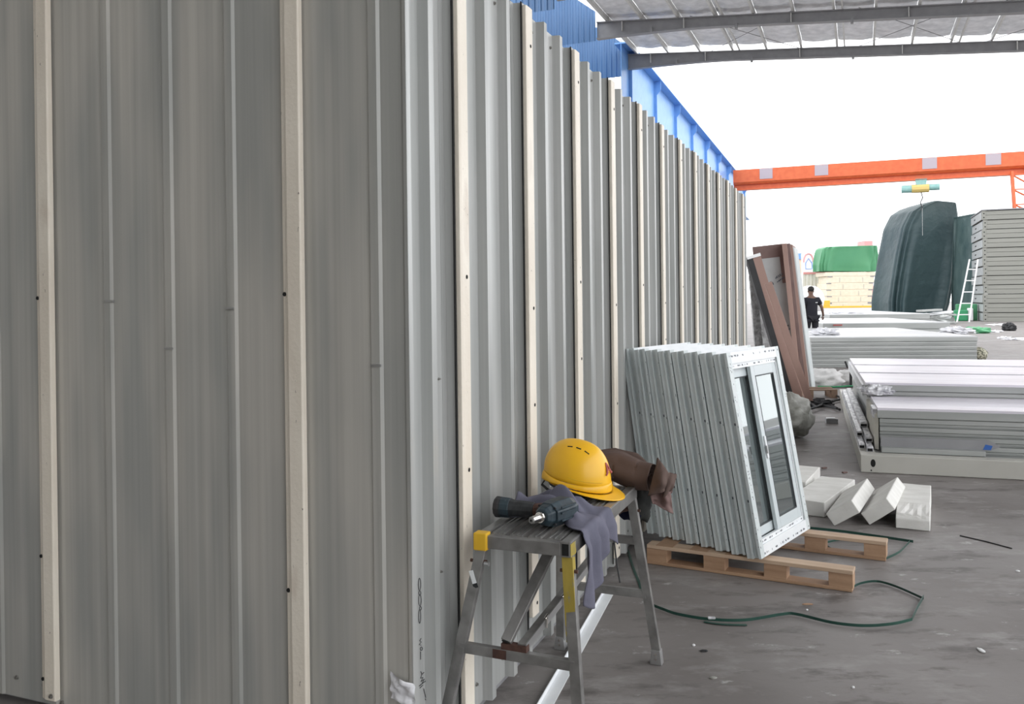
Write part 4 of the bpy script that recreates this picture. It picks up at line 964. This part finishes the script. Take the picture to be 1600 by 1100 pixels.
for i, (x, y, lab) in enumerate(((1288, 732, 'tiny dark chip on the floor near the beige frame corner'), (1320, 739, 'small dark offcut on the floor by the foam blocks'))):
    c = G(x, y); tag(ob('chip', MB().box(-0.025, 0.025, -0.01, 0.012, 0.0, 0.012, Matrix.Translation(c) @ Matrix.Rotation(0.4, 4, 'Z')), 'doordark', bevel=0.003), lab, 'debris')

# ------------------------------------------------------------------ bundles of panels
def frame_thing(name, label, cat, origin, ang, group=None): return thing(name, label, cat, (origin.x, origin.y, 0), (0, 0, ang), group)
O1 = G(1345, 738); A1 = R_(-19)
bf = frame_thing('base_frame', 'beige steel module frame on the floor carrying the nearest panel bundles', 'frame', O1, A1)
fb = ob('front_beam', MB().box(0, 4.8, 0, 0.14, 0.002, 0.155), 'beigebeam', bf, bevel=0.006)
ob('side_beam', MB().box(0, 0.13, 0.14, 5.6, 0.002, 0.155), 'beigebeam', bf, bevel=0.006)
ob('back_beam', MB().box(0.13, 4.8, 5.46, 5.6, 0.002, 0.155), 'beigebeam', bf)
ob('deck', MB().box(0.13, 4.8, 0.14, 5.46, 0.09, 0.150), 'silverside', bf)
oval = [(0.10+0.020*math.cos(2*math.pi*i/20), 0.0, 0.085+0.034*math.sin(2*math.pi*i/20)) for i in range(20)]
ob('lifting_slot', MB().prism([Vector(p)+Vector((0,-0.001,0)) for p in oval], (0, 0.002, 0)), 'hole', fb)
ob('bolt_hole', MB().tube([(0.085, -0.001, 0.022), (0.085, 0.001, 0.022)], 0.007, 10), 'hole', fb)
def panel_bundle(name, label, origin, ang, x0, x1, y0, y1, z0, n, th, top='filmtop', side='silverside', ribs=3, group='bundles of silver panels'):
    r = frame_thing(name, label, 'panel bundle', origin, ang, group)
    for i in range(n):
        z = z0 + i*th
        if i < n-1:
            mb = MB(); g = 0.018
            mb.prism([Vector((x0, y0, z)), Vector((x0, y0+g, z+th*0.12)), Vector((x0, y0+g, z+th*0.32)), Vector((x0, y0, z+th*0.42)), Vector((x0, y0, z+th*0.90)), Vector((x0, y0+g*0.6, z+th*0.99)), Vector((x0, y1, z+th*0.99)), Vector((x0, y1, z))], (x1-x0, 0, 0))
            ob('panel', mb, side, r)
        else:
            mb = MB(); mb.box(x0-0.02, x1+0.01, y0-0.01, y1, z, z+th*0.92); ob('panel', mb, side, r, bevel=0.004)
            nb = max(2, ribs); w = (y1-y0)/nb
            for k in range(nb):
                if k: ob('rib_shade', MB().box(x0-0.01, x1, y0-0.008+w*k-0.10, y0-0.008+w*k+0.10, z+th*0.92, z+th*0.92+0.004), 'silverside', r)  # grey strip coloured in for the shadow line of a raised rib
                ob('film_strip', MB().box(x0-0.018, x1, y0-0.008+w*k+(0.08 if k else 0.0), y0+w*(k+1)-(0.08 if k < nb-1 else 0.0), z+th*0.92, z+th*0.92+0.022), top, r)
    return r
panel_bundle('panel_bundle', 'lower silver panel bundle on the beige frame, nearest the camera', O1, A1, 0.175, 3.4, 0.26, 5.3, 0.152, 5, 0.074, ribs=4)
panel_bundle('panel_bundle', 'upper silver panel bundle with a pinkish film top stacked on the lower one', O1, A1, 0.13, 3.3, 1.22, 4.75, 0.524, 2, 0.066, ribs=3)
# ends of the lower bundle: wool core, foil
ends = thing('bundle_end_wrap', 'beige wool edge and foil wrap on the left end of the nearest bundles', 'insulation', (O1.x, O1.y, 0), (0, 0, A1))
ob('wool_edge', MB().prism([Vector((0.135, 0.30, 0.16)), Vector((0.165, 0.26, 0.16)), Vector((0.165, 0.26, 0.50)), Vector((0.135, 0.30, 0.47))], (0.0, 1.2, 0)), 'wool', ends)
ob('wool_edge', MB().box(0.085, 0.11, 1.3, 4.6, 0.53, 0.64), 'upvcw', ends)
ob('foil_wrap', lumpy(0.22, 1.22, 0.60, 0.16, 0.07, 0.05, 0.5, 4, 3, 24, 14), 'foilstrip', ends)
ob('foil_wrap', MB().box(0.12, 0.172, 0.30, 0.62, 0.44, 0.522), 'foilstrip', ends, bevel=0.006)
dp = thing('dark_trim_strip', 'dark grey pointed trim strip with blue tape in front of the nearest bundle', 'trim', (O1.x, O1.y, 0), (0, 0, A1))
ob('strip_body', MB().prism([Vector((0.18, 0.225, 0.20)), Vector((1.05, 0.225, 0.20)), Vector((1.13, 0.225, 0.235)), Vector((1.04, 0.225, 0.285)), Vector((0.18, 0.225, 0.285))], (0, 0.012, 0)), 'rafter', dp)
ob('blue_tape', MB().prism([Vector((0.99, 0.223, 0.205)), Vector((1.05, 0.223, 0.203)), Vector((1.065, 0.223, 0.24)), Vector((1.01, 0.223, 0.25))], (0, 0.003, 0)), 'bluetape', dp)
ob('strip_foot', MB().box(0.18, 1.0, 0.150, 0.236, 0.1555, 0.20), 'silverside', dp, bevel=0.004)
for i, (x, y0, y1, z, w, lab) in enumerate(((0.004, 0.32, 4.8, 0.157, 0.050, 'outermost silver foil trim strip on the left beam of the frame'), (0.062, 0.16, 4.5, 0.157, 0.052, 'second silver foil trim strip on the frame beam'),
        (0.006, 0.75, 4.6, 0.206, 0.052, 'upper outer silver foil trim strip lying on the others'), (0.066, 0.40, 4.0, 0.206, 0.056, 'upper inner silver foil trim strip against the bundle end'), (0.050, 1.0, 4.3, 0.258, 0.066, 'topmost silver foil trim strip of the pile on the frame beam'))):
    rr = thing('foil_trim', lab, 'trim', (O1.x, O1.y, 0), (0, 0, A1), 'foil trims beside the nearest bundle')
    ob('trim_body', MB().prism([Vector((x, y0, z)), Vector((x+w, y0, z)), Vector((x+w, y0, z+0.040)), Vector((x+w*0.8, y0, z+0.046)), Vector((x, y0, z+0.044))], (0.0, y1-y0, 0)), 'foilstrip', rr)
    ob('open_end', MB().box(x+0.004, x+w-0.006, y0-0.002, y0+0.004, z+0.004, z+0.028), 'hole', rr)
sr = thing('black_hook_strap', 'black forked strap standing over the foil trims', 'strap', G(1337, 640), (0, 0, A1))
ob('strap_band', MB().tube([(-0.02, 0.9, 0.24), (-0.02, 0.9, 0.40), (0.0, 1.3, 0.44)], 0.02, 6), 'dark', sr)
ob('fork', MB().tube([(-0.08, 1.3, 0.56), (-0.05, 1.3, 0.47), (0.0, 1.3, 0.44), (0.05, 1.3, 0.47), (0.07, 1.3, 0.55)], 0.014, 6), 'dark', sr)

O2 = G(1268, 574); R2_ = G(1527, 573); A2 = math.atan2(R2_.y-O2.y, R2_.x-O2.x)
L2 = (R2_-O2).length
panel_bundle('panel_bundle', 'long ridged silver panel bundle behind the white sack', O2, A2, 0.0, L2, 0.0, 5.2, 0.0, 7, 0.091, top='silver', ribs=2)
O3 = D(1287, 515, 25.5); O3.z = 0; W3 = (1475-1287)/F*25.5
panel_bundle('panel_bundle', 'silver panel bundle with a red tag, third from the camera', O3, A2, 0.0, W3, 0.0, 5.5, 0.0, 4, 0.18, top='silver', ribs=2)
O4 = D(1297, 500, 33.5); O4.z = 0; W4 = (1446-1297)/F*33.5
panel_bundle('panel_bundle', 'farthest low silver panel bundle before the green tarpaulin', O4, A2, 0.0, W4, 0.0, 7.0, 0.0, 4, 0.20, top='silver', ribs=2)
rt_ = D(1309, 508, 25.4); tag(ob('red_tag', MB().box(-0.13, 0.13, -0.01, 0.01, -0.02, 0.02, Matrix.Translation(rt_)), 'redprint'), 'small red tag on the edge of the third silver bundle', 'tag')
for i, (px, py, Yd, sx, lab) in enumerate(((1288, 521, 19.6, 0.30, 'crumpled white film at the left end of the long ridged bundle'), (1496, 519, 20.2, 0.34, 'crumpled white film on the right end of the long ridged bundle'), (1318, 491, 34.5, 0.7, 'crumpled white film on the farthest silver bundle'))):
    c = D(px, py, Yd); z = c.z
    tag(ob('crumpled_film', lumpy(c.x, c.y, z+0.02, sx, 0.22, 0.09, 0.7, 4, i+3, 26, 14), 'film'), lab, 'film')
c = G(1534, 566); tag(ob('mesh_sack', lumpy(c.x, c.y+0.2, 0.16, 0.20, 0.25, 0.18, 0.15, 2, 3, 26, 16, 0.2), 'net', smooth=True), 'brown mesh sack on the floor at the end of the ridged bundle', 'sack')

# ------------------------------------------------------------------ person walking away
def skin_mesh(name, verts, edges, radii, root, m_, parent, sub=2):
    me = bpy.data.meshes.new(name); me.from_pydata([tuple(v) for v in verts], edges, []); me.update()
    o_ = bpy.data.objects.new(name, me); COL.objects.link(o_)
    s = o_.modifiers.new('skin', 'SKIN'); s.use_smooth_shade = True
    for i, sv in enumerate(me.skin_vertices[0].data):
        r = radii[i]; sv.radius = r if isinstance(r, tuple) else (r, r); sv.use_root = (i == root)
    q = o_.modifiers.new('sub', 'SUBSURF'); q.levels = sub; q.render_levels = sub
    dg = bpy.context.evaluated_depsgraph_get(); ev = o_.evaluated_get(dg)
    nm = bpy.data.meshes.new_from_object(ev); bpy.data.objects.remove(o_)
    for p in nm.polygons: p.use_smooth = True
    nm.materials.clear(); return ob(name, nm, m_, parent)
YP = 25.0
pc = D(1268, 470, YP); pc.z = 0
pe = thing('person', 'person in a black shirt and dark trousers walking away beside the silver bundles', 'person', pc, (0, 0, R_(6)))
# local: x right, y away from camera, z up; standing height about 1.80 m
V_ = [(0,0,0.96),(0,0.0,1.12),(0,0.02,1.30),(0,0.03,1.47),(0,0.035,1.55),(0,0.05,1.64),(0,0.05,1.74),
      (-0.10,0,0.90),(-0.11,0.10,0.50),(-0.11,0.02,0.09),(-0.11,0.16,0.04),
      (0.10,0,0.90),(0.11,0.02,0.50),(0.11,-0.16,0.10),(0.11,-0.03,0.035),
      (-0.19,0.02,1.43),(-0.25,0.0,1.16),(-0.26,0.06,0.92),(-0.26,0.09,0.84),
      (0.19,0.02,1.43),(0.30,-0.02,1.20),(0.37,0.05,1.00),(0.385,0.08,0.93)]
E_b = [(0,1),(1,2),(2,3),(3,4),(4,5),(5,6),(0,7),(7,8),(8,9),(9,10),(0,11),(11,12),(12,13),(13,14),(3,15),(15,16),(16,17),(17,18),(3,19),(19,20),(20,21),(21,22)]
rad = [(0.16,0.11),(0.15,0.10),(0.17,0.11),(0.13,0.09),0.058,(0.078,0.095),(0.070,0.088),0.085,0.062,0.042,0.035,0.085,0.062,0.042,0.035,0.058,0.046,0.034,0.03,0.058,0.046,0.034,0.03]
body = skin_mesh('body', V_, E_b, rad, 0, 'skin', pe)
for s, hx in ((-1, 18), (1, 22)):
    h0 = Vector(V_[hx])
    for k, (dx, dz) in enumerate(((-0.022, -0.085), (-0.008, -0.10), (0.008, -0.095), (0.022, -0.08))):
        ob('finger', MB().tube([h0+Vector((dx*0.8, 0.0, -0.01)), h0+Vector((dx, 0.012, dz*0.6)), h0+Vector((dx, 0.03, dz))], [0.010, 0.009, 0.007], 6), 'skin', body)
    ob('thumb', MB().tube([h0+Vector((-s*0.02, 0.01, 0.0)), h0+Vector((-s*0.045, 0.03, -0.03)), h0+Vector((-s*0.042, 0.04, -0.055))], [0.012, 0.010, 0.008], 6), 'skin', body)
for s in (-1, 1): ob('ear', lumpy(s*0.082, 0.045, 1.67, 0.014, 0.022, 0.035, 0.1, 2, 1, 12, 8), 'skin', body, smooth=True)
ob('nose', lumpy(0, 0.150, 1.66, 0.014, 0.018, 0.024, 0.05, 2, 1, 10, 8), 'skin', body, smooth=True)
ob('hair', lumpy(0, 0.025, 1.735, 0.090, 0.098, 0.085, 0.10, 3, 2, 28, 16), 'hair', pe, smooth=True)
sv_ = [0,1,2,3]
SV = [V_[0],V_[1],V_[2],(0,0.03,1.475),(-0.19,0.02,1.44),(-0.235,0.01,1.24),(0.19,0.02,1.44),(0.275,-0.005,1.26),(0,0,0.90)]
skin_mesh('shirt', SV, [(0,1),(1,2),(2,3),(3,4),(4,5),(3,6),(6,7),(0,8)], [(0.185,0.135),(0.18,0.13),(0.20,0.135),(0.14,0.105),0.085,0.075,0.085,0.075,(0.19,0.14)], 0, 'shirt', pe)
TV = [(0,0,0.99),(-0.10,0,0.90),(-0.115,0.10,0.50),(-0.115,0.02,0.12),(0.10,0,0.90),(0.115,0.02,0.50),(0.115,-0.15,0.12)]
skin_mesh('trousers', TV, [(0,1),(1,2),(2,3),(0,4),(4,5),(5,6)], [(0.17,0.125),0.115,0.085,0.070,0.115,0.085,0.070], 0, 'trouser', pe)
for s, x, y in ((-1, -0.11, 0.07), (1, 0.11, -0.11)): ob('shoe', lumpy(x, y+0.02, 0.045, 0.052, 0.14, 0.048, 0.05, 2, 3, 18, 10, 0.2), 'dark', pe, smooth=True)
ob('shirt_logo', MB().box(0.06, 0.12, -0.135, -0.128, 1.335, 1.355), 'white', pe)

# ------------------------------------------------------------------ tarpaulin covered loads
def tarp_load(name, label, prof_l, prof_r, Yf, depth, m_, folds=9, amp=0.25, seed=1, cap=True):
    """prof: (px,py) outlines from ground to top; the cover hangs in folds round a stack"""
    n = len(prof_l); c0 = D((prof_l[0][0]+prof_r[0][0])/2, 470, Yf); base = Vector((c0.x, c0.y, 0))
    r = thing(name, label, 'tarpaulin', base)
    mb = MB(); NS = 120
    def lerp_prof(P, u):
        s = u*(n-1); i = min(int(s), n-2); f_ = s-i; return (P[i][0]+(P[i+1][0]-P[i][0])*f_, P[i][1]+(P[i+1][1]-P[i][1])*f_)
    def fn(u, v):
        uu = min(u/0.93, 1.0); l = D(*lerp_prof(prof_l, uu), Yf+depth); rr = D(*lerp_prof(prof_r, uu), Yf)
        z = (l.z if True else 0); zl, zr_ = max(l.z, 0.0), max(rr.z, 0.0)
        cx, hx = (l.x+rr.x)/2, (rr.x-l.x)/2; hy = depth/2
        a_ = 2*math.pi*v; e = 0.30
        ca, sa = math.cos(a_), math.sin(a_)
        px = math.copysign(abs(ca)**e, ca); py = math.copysign(abs(sa)**e, sa)
        k = 1.0
        if u > 0.93: k = max(0.0, 1-(u-0.93)/0.07)
        # folds hang deeper towards the ground
        w = (1-uu)*0.8 + 0.25
        f_ = amp*w*(math.sin(a_*folds + 3.0*math.sin(uu*1.7+seed)) * 0.5*(0.4+0.6*abs(math.sin(a_*2+seed))) + 1.0*noise.noise(Vector((math.cos(a_)*4.2, math.sin(a_)*4.2+uu*1.6, seed*3.7))))
        x = cx + (hx*px)*k; y = Yf + hy + (hy*py)*k
        nx, ny = (px, py); ln = math.hypot(nx, ny) or 1
        x += f_*nx/ln*k; y += f_*ny/ln*k
        zz = zl + (zr_-zl)*(px*0.5+0.5) if k == 1 else zl + (zr_-zl)*(px*k*0.5+0.5)
        return Vector((x, y, zz)) - base
    mb.grid(fn, 46, NS); o_ = ob('cover', mb, m_, r, smooth=True); weld(o_); return r
tarp_load('covered_stack', 'tall stack under a dark green tarpaulin in the yard', [(1361, 499), (1360, 470), (1363, 440), (1369, 400), (1377, 360), (1388, 338), (1402, 329), (1422, 322)],
          [(1478, 499), (1488, 475), (1496, 440), (1499, 400), (1501, 360), (1502, 335), (1500, 322), (1496, 316)], 56.0, 3.6, 'tarp', 15, 0.24, 2)
tarp_load('covered_stack', 'narrow load in sheer green sheeting between the dark tarpaulin and the module stack', [(1499, 501), (1500, 460), (1502, 420), (1503, 380), (1503, 350), (1505, 341), (1509, 336)],
          [(1525, 501), (1524, 460), (1525, 420), (1526, 380), (1527, 350), (1527, 336), (1526, 333)], 52.5, 3.0, 'tarp2', 7, 0.16, 5)

# ------------------------------------------------------------------ stack of flat-packed modules
S0 = G(1537, 502.5)
LH = 6.10/12
def module():
    r = thing('flat_pack_module', 'x', 'module', (0, 0, 0), group='stacked flat pack modules')
    W, Dp = 6.0, 5.0
    ob('core', MB().box(0.06, W-0.06, 0.06, Dp-0.06, 0.01, LH-0.01), 'stack', r)
    ob('lower_beam', MB().box(0.18, W-0.18, 0.0, 0.12, 0.0, LH*0.46), 'stack', r, bevel=0.008)
    ob('upper_beam', MB().box(0.18, W-0.18, 0.015, 0.12, LH*0.50, LH*0.93), 'stack', r, bevel=0.008)
    ob('shadow_gap', MB().box(0.25, W-0.2, 0.03, 0.13, LH*0.93, LH-0.001), 'hole', r)
    for x in (0.0, W-0.18):
        cb = ob('corner_casting', MB().box(x, x+0.18, -0.005, 0.2, 0.0, LH-0.004), 'stack', r, bevel=0.008)
        for z in (0.12, 0.34): ob('casting_hole', MB().tube([(x+0.09, -0.008, z), (x+0.09, 0.0, z)], 0.034, 10), 'hole', cb)
    sb = ob('end_panel', MB().box(-0.012, 0.0, 0.2, Dp, 0.02, LH-0.03), 'stackside', r)
    ob('end_slot', MB().box(-0.016, -0.010, 0.3, Dp-0.1, LH-0.055, LH-0.03), 'hole', sb)
    ob('end_mark', MB().box(-0.016, -0.011, 2.9, 3.5, 0.20, 0.27), 'hole', sb)
    return r
ordn = ['bottom', 'second', 'third', 'fourth', 'fifth', 'sixth', 'seventh', 'eighth', 'ninth', 'tenth', 'eleventh', 'topmost']
m0 = module()
for i in range(12):
    lab = (ordn[i] + ' beige flat pack module of the tall stack at the right') if i in (0, 11) else (ordn[i] + ' beige flat pack module counted up from the ground in the right stack')
    j = 0.03*math.sin(i*2.7)
    p = S0 + nv*j + dv*(0.02*math.cos(i*1.9)) + zv*(LH*i)
    if i == 0: m0.location = p; m0.rotation_euler = (0, 0, -TH); m0['label'] = lab
    else: copy_thing(m0, p, (0, 0, -TH), lab)
sheet = MB().box(-0.05, 6.05, -0.06, 5.05, 0, 0.06); r = ob('cover_sheet', sheet, 'rafter'); r.location = S0 + zv*(LH*12+0.002); r.rotation_euler = (0, 0, -TH); tag(r, 'dark cover sheet on top of the module stack', 'cover')
# ladder
la = D(1495, 483, 47.0); la.z = 0; lt = thing('ladder', 'white folding ladder leaning at the sheer green load', 'ladder', la)
def lp(x, y): return D(x, y, 47.0) - la
ob('stile', MB().bar(Vector((0, 0, 0)), lp(1515, 405), 0.06, 0.06, up=(0, 1, 0)), 'white', lt); 
q0 = D(1514, 483, 47.0); q0.z = 0
ob('stile', MB().bar(q0-la, lp(1528, 405), 0.06, 0.06, up=(0, 1, 0)), 'white', lt)
for k in (0.12, 0.3, 0.48, 0.66, 0.84):
    ob('rung', MB().bar(Vector((0,0,0)).lerp(lp(1515, 405), k), (q0-la).lerp(lp(1528, 405), k), 0.05, 0.05), 'white', lt)
c = G(1502, 501.5); gb = thing('green_crate', 'green and white box at the foot of the module stack', 'box', c, (0, 0, -TH))
ob('green_face', MB().box(-0.35, 0.35, 0.0, 0.6, 0.0, 0.62), 'greenbox', gb, bevel=0.06); ob('white_band', MB().box(0.35, 0.62, 0.1, 0.7, 0.0, 0.72), 'white', gb, bevel=0.05); ob('green_back', MB().box(-0.2, 0.9, 0.7, 1.1, 0.0, 0.95), 'tarp3', gb, bevel=0.05)
dr = random.Random(4)
dlab = ['flat grey plank on top of the rubbish by the tarpaulin', 'slanting grey plank in the rubbish by the tarpaulin', 'long pale plank across the rubbish by the tarpaulin', 'short grey offcut at the front of the tarpaulin rubbish', 'ribbed grey sheet in the rubbish by the tarpaulin']
for i, (x0_, y0_, x1_, y1_) in enumerate(((1436, 486, 1468, 484), (1446, 492, 1485, 487), (1430, 494, 1478, 490), (1452, 499, 1470, 499), (1462, 489, 1490, 492))):
    a = D(x0_, y0_, 44.0+0.4*i); b = D(x1_, y1_, 44.3+0.4*i)
    tag(ob('scrap_plank', MB().bar(a, b, 0.45, 0.10), ('silverside', 'silver')[i % 2], bevel=0.01), dlab[i], 'plank', 'rubbish by the tarpaulin')
c = D(1460, 495, 44.9); tag(ob('rubbish_heap', lumpy(c.x, c.y, 0.10, 0.95, 1.2, 0.42, 0.35, 3, 2, 28, 14, 0.7), 'silverside'), 'low grey rubbish heap under the planks by the tarpaulin', 'rubbish')
c = G(1532, 521); tag(ob('green_sheet', lumpy(c.x, c.y+0.3, 0.08, 0.52, 0.4, 0.16, 0.4, 3, 5, 28, 14, 0.4), 'greencloth', smooth=True), 'heap of green plastic sheet on the yard floor', 'sheet')
c = G(1581, 517); tag(ob('black_bag', lumpy(c.x, c.y+0.2, 0.12, 0.25, 0.22, 0.2, 0.45, 3, 7, 24, 14, 0.4), 'dark'), 'small black bag on the yard floor at the far right', 'bag')
for i, (x, y, s, lab) in enumerate(((1553, 519, 0.35, 'white plastic scrap right of the green sheet'), (1592, 531, 0.40, 'white plastic scrap at the right edge of the yard'), (1505, 526, 0.25, 'white plastic scrap near the bundle end'), (1560, 508, 0.5, 'pale scrap in front of the module stack'), (1570, 529, 0.2, 'small pale scrap in the middle of the yard floor'))):
    c = G(x, y); tag(ob('plastic_scrap', lumpy(c.x, c.y, 0.015, s, s*0.5, 0.05, 0.8, 4, i, 20, 10, 0.3), 'film'), lab, 'scrap', 'plastic scraps on the yard')

# ------------------------------------------------------------------ far yard
YB = 74.0
def fb_box(px0, px1, py0, py1, Y, dep):
    a = D(px0, py1, Y); b = D(px1, py0, Y); return a, b, dep
zprev = 0.0
for i, (y0, y1, x0, x1) in enumerate(((472, 490, 1293, 1362), (462.0, 472, 1293, 1362), (452, 462, 1292, 1363), (441.5, 452, 1292, 1364), (431, 441.5, 1294, 1366), (424.5, 431, 1290, 1368))):
    a = D(x0, y1, YB); b = D(x1, y0, YB); a.z = zprev + 0.004; zprev = b.z
    rr = thing('cream_panel_pack', ('lowest', 'second lowest', 'middle lower', 'middle upper', 'second highest', 'thin topmost')[i] + ' cream panel pack in the stack under the green covered load', 'panel pack', (a.x, a.y, a.z), group='cream packs in the far stack')
    w = b.x-a.x; h = b.z-a.z
    ob('pack_body', MB().box(0, w, 0, 2.4, 0.0, h), 'cream', rr, bevel=0.03)
    if i < 5:
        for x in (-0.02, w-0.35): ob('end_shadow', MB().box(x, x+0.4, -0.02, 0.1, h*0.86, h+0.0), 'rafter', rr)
        for x in ((0.35, 0.8), (0.25, 0.75), (0.3, 0.7))[i % 3]: ob('joint', MB().box(w*x-0.03, w*x+0.03, -0.02, 0.02, h*0.1, h*0.8), 'wool', rr)
a = D(1286, 490, YB-1.4); b = D(1364, 481.6, YB-1.4)
wb = thing('white_beam', 'white beam along the ground before the far cream stack', 'beam', (a.x, a.y, 0)); ob('beam_body', MB().box(0, b.x-a.x, 0, 0.5, 0, D(1286, 481.5, YB-1.4).z-0.002), 'white', wb)
for (x0, x1, y0, y1, lab) in ((1286, 1364, 477.5, 481.5, 'long yellow beam below the far cream stack'), (1286, 1297, 469.5, 477.4, 'short yellow beam end left of the far cream stack'), (1252, 1258, 470, 490, 'yellow post behind the walking person')):
    a = D(x0, y1, YB-1.4); b = D(x1, y0, YB-1.4)
    if x0 == 1252: a.z = 0
    if x1 == 1297: a.z = D(1364, 477.5, YB-1.4).z + 0.002
    rr = thing('yellow_beam', lab, 'beam', (a.x, a.y, a.z)); ob('beam_body', MB().box(0, b.x-a.x, 0, 0.4, 0, b.z-a.z), 'yelbeam', rr, bevel=0.02)
tarp_load('covered_load', 'load under a bright green tarpaulin on top of the far cream stack', [(1270, 425.0), (1269, 415), (1270, 405), (1271, 396), (1272, 391), (1276, 388)], [(1374, 424.0), (1374, 412), (1374, 402), (1374, 393), (1374, 386), (1373, 383)], YB, 2.4, 'tarp3', 18, 0.22, 3)
a = D(1256, 490, YB+3); b = D(1293, 428, YB+3)
cw = thing('pale_container', 'pale ribbed container wall behind the walking person', 'container', (a.x, a.y, 0))
prof = []; W = b.x-a.x; x = 0
while x < W-0.3: prof += [(x, 0), (x+0.14, 0), (x+0.18, -0.04), (x+0.28, -0.04)]; x += 0.32
prof.append((W, 0)); ob('ribbed_wall', MB().sheet(prof, Vector((0,0,0)), Vector((1,0,0)), Vector((0,-1,0)), 0, b.z, 0.01), 'creamwall', cw); ob('container_body', MB().box(0, W, 0.1, 2.6, 0, b.z+0.05), 'creamwall', cw)
ob('pink_edge', MB().box(0, W+0.5, -0.06, 0.1, b.z, b.z+0.18), 'pink', cw)
c = D(1266, 462, YB-5); c.z = 0; zt_ = D(1266, 447, YB-5).z
tag(ob('white_covered_vehicle', lumpy(c.x, c.y, zt_*0.5, 1.05, 1.2, zt_*0.52, 0.06, 2, 3, 30, 18, 0.05), 'white', smooth=True), 'rounded white covered load behind the walking person', 'load')
def fbox(name, label, cat, px0, px1, py0, py1, Y, dep, m_, ground=False):
    a = D(px0, py1, Y); b = D(px1, py0, Y)
    if ground: a.z = 0
    rr = thing(name, label, cat, (a.x, a.y, a.z)); ob('body', MB().box(0, b.x-a.x, 0, dep, 0, b.z-a.z), m_, rr, bevel=0.03); return rr, b.x-a.x, b.z-a.z
rr, w, h = fbox('far_building', 'small peach building with a blue roof box beyond the yard', 'building', 1238, 1254, 405, 490, 92, 4, 'peach', True)
ob('roof_box', MB().box(0.1, w-0.1, -0.2, 3.5, h, h+0.62), 'bluebox', rr)
ob('green_disc', MB().tube([(w*0.45, -0.08, h-1.2), (w*0.45, 0.0, h-1.2)], 0.26, 16), 'greenbox', rr)
rr, w, h = fbox('play_arch_panel', 'white playground panel with a pink arch left of the green covered load', 'panel', 1255, 1272, 396, 490, 90, 0.5, 'white', True)
ob('pink_arch', MB().tube([(w*0.5+w*0.42*math.cos(math.pi*i/12), -0.06, h-0.9+0.9*math.sin(math.pi*i/12)) for i in range(13)], 0.07, 6), 'pink', rr)
ob('house_outline', MB().tube([(w*0.25, -0.06, h-1.0), (w*0.5, -0.06, h-0.5), (w*0.8, -0.06, h-1.0), (w*0.8, -0.06, h-1.6), (w*0.25, -0.06, h-1.6), (w*0.25, -0.06, h-1.0)], 0.04, 6), 'bluebox', rr)
rr, w, h = fbox('notice_board', 'white notice board with a dark frame behind the walking person', 'board', 1243, 1256, 430, 490, 82, 0.2, 'white', True)
ob('dark_edge', MB().box(w-0.12, w, -0.05, 0.1, 0, h), 'rafter', rr); ob('dark_edge', MB().box(0, w, -0.05, 0.1, h-0.35, h-0.25), 'rafter', rr); ob('dark_edge', MB().box(0, w, -0.05, 0.1, h-0.95, h-0.85), 'rafter', rr)
fbox('red_roof_box', 'small red brown roof structure behind the green covered load', 'building', 1352, 1364, 376, 490, 96, 2, 'pink', True)

# ------------------------------------------------------------------ small litter on the near floor
for i, (x, y, sx, sy, m_, lab) in enumerate(((1533, 1017, 0.012, 0.026, 'white', 'white plastic sliver alone on the right of the floor'), (1262, 945, 0.028, 0.004, 'wood', 'wooden splinter on the floor before the pallet'), (1084, 1009, 0.008, 0.006, 'white', 'white crumb on the floor right of the platform leg'),
        (1100, 1018, 0.018, 0.010, 'dark', 'black crumb on the floor right of the platform leg'), (1114, 1060, 0.016, 0.010, 'sackg', 'grey crumb at the bottom of the floor'), (1261, 954, 0.006, 0.005, 'white', 'tiny white crumb below the splinter'), (1590, 893, 0.012, 0.010, 'white', 'white crumb at the right edge of the floor'), (1333, 1075, 0.006, 0.005, 'white', 'white speck low on the open floor'))):
    c = G(x, y); tag(ob('floor_chip', lumpy(c.x, c.y, 0.003, sx, sy, 0.005, 0.3, 3, i, 12, 8, 0.3), m_), lab, 'litter')
tag(ob('loose_wire', MB().tube([G(1500, 837, 0.003), G(1540, 846, 0.003), G(1581, 857, 0.003)], 0.004, 6), 'dark'), 'thin dark wire lying on the open floor at the right', 'wire')
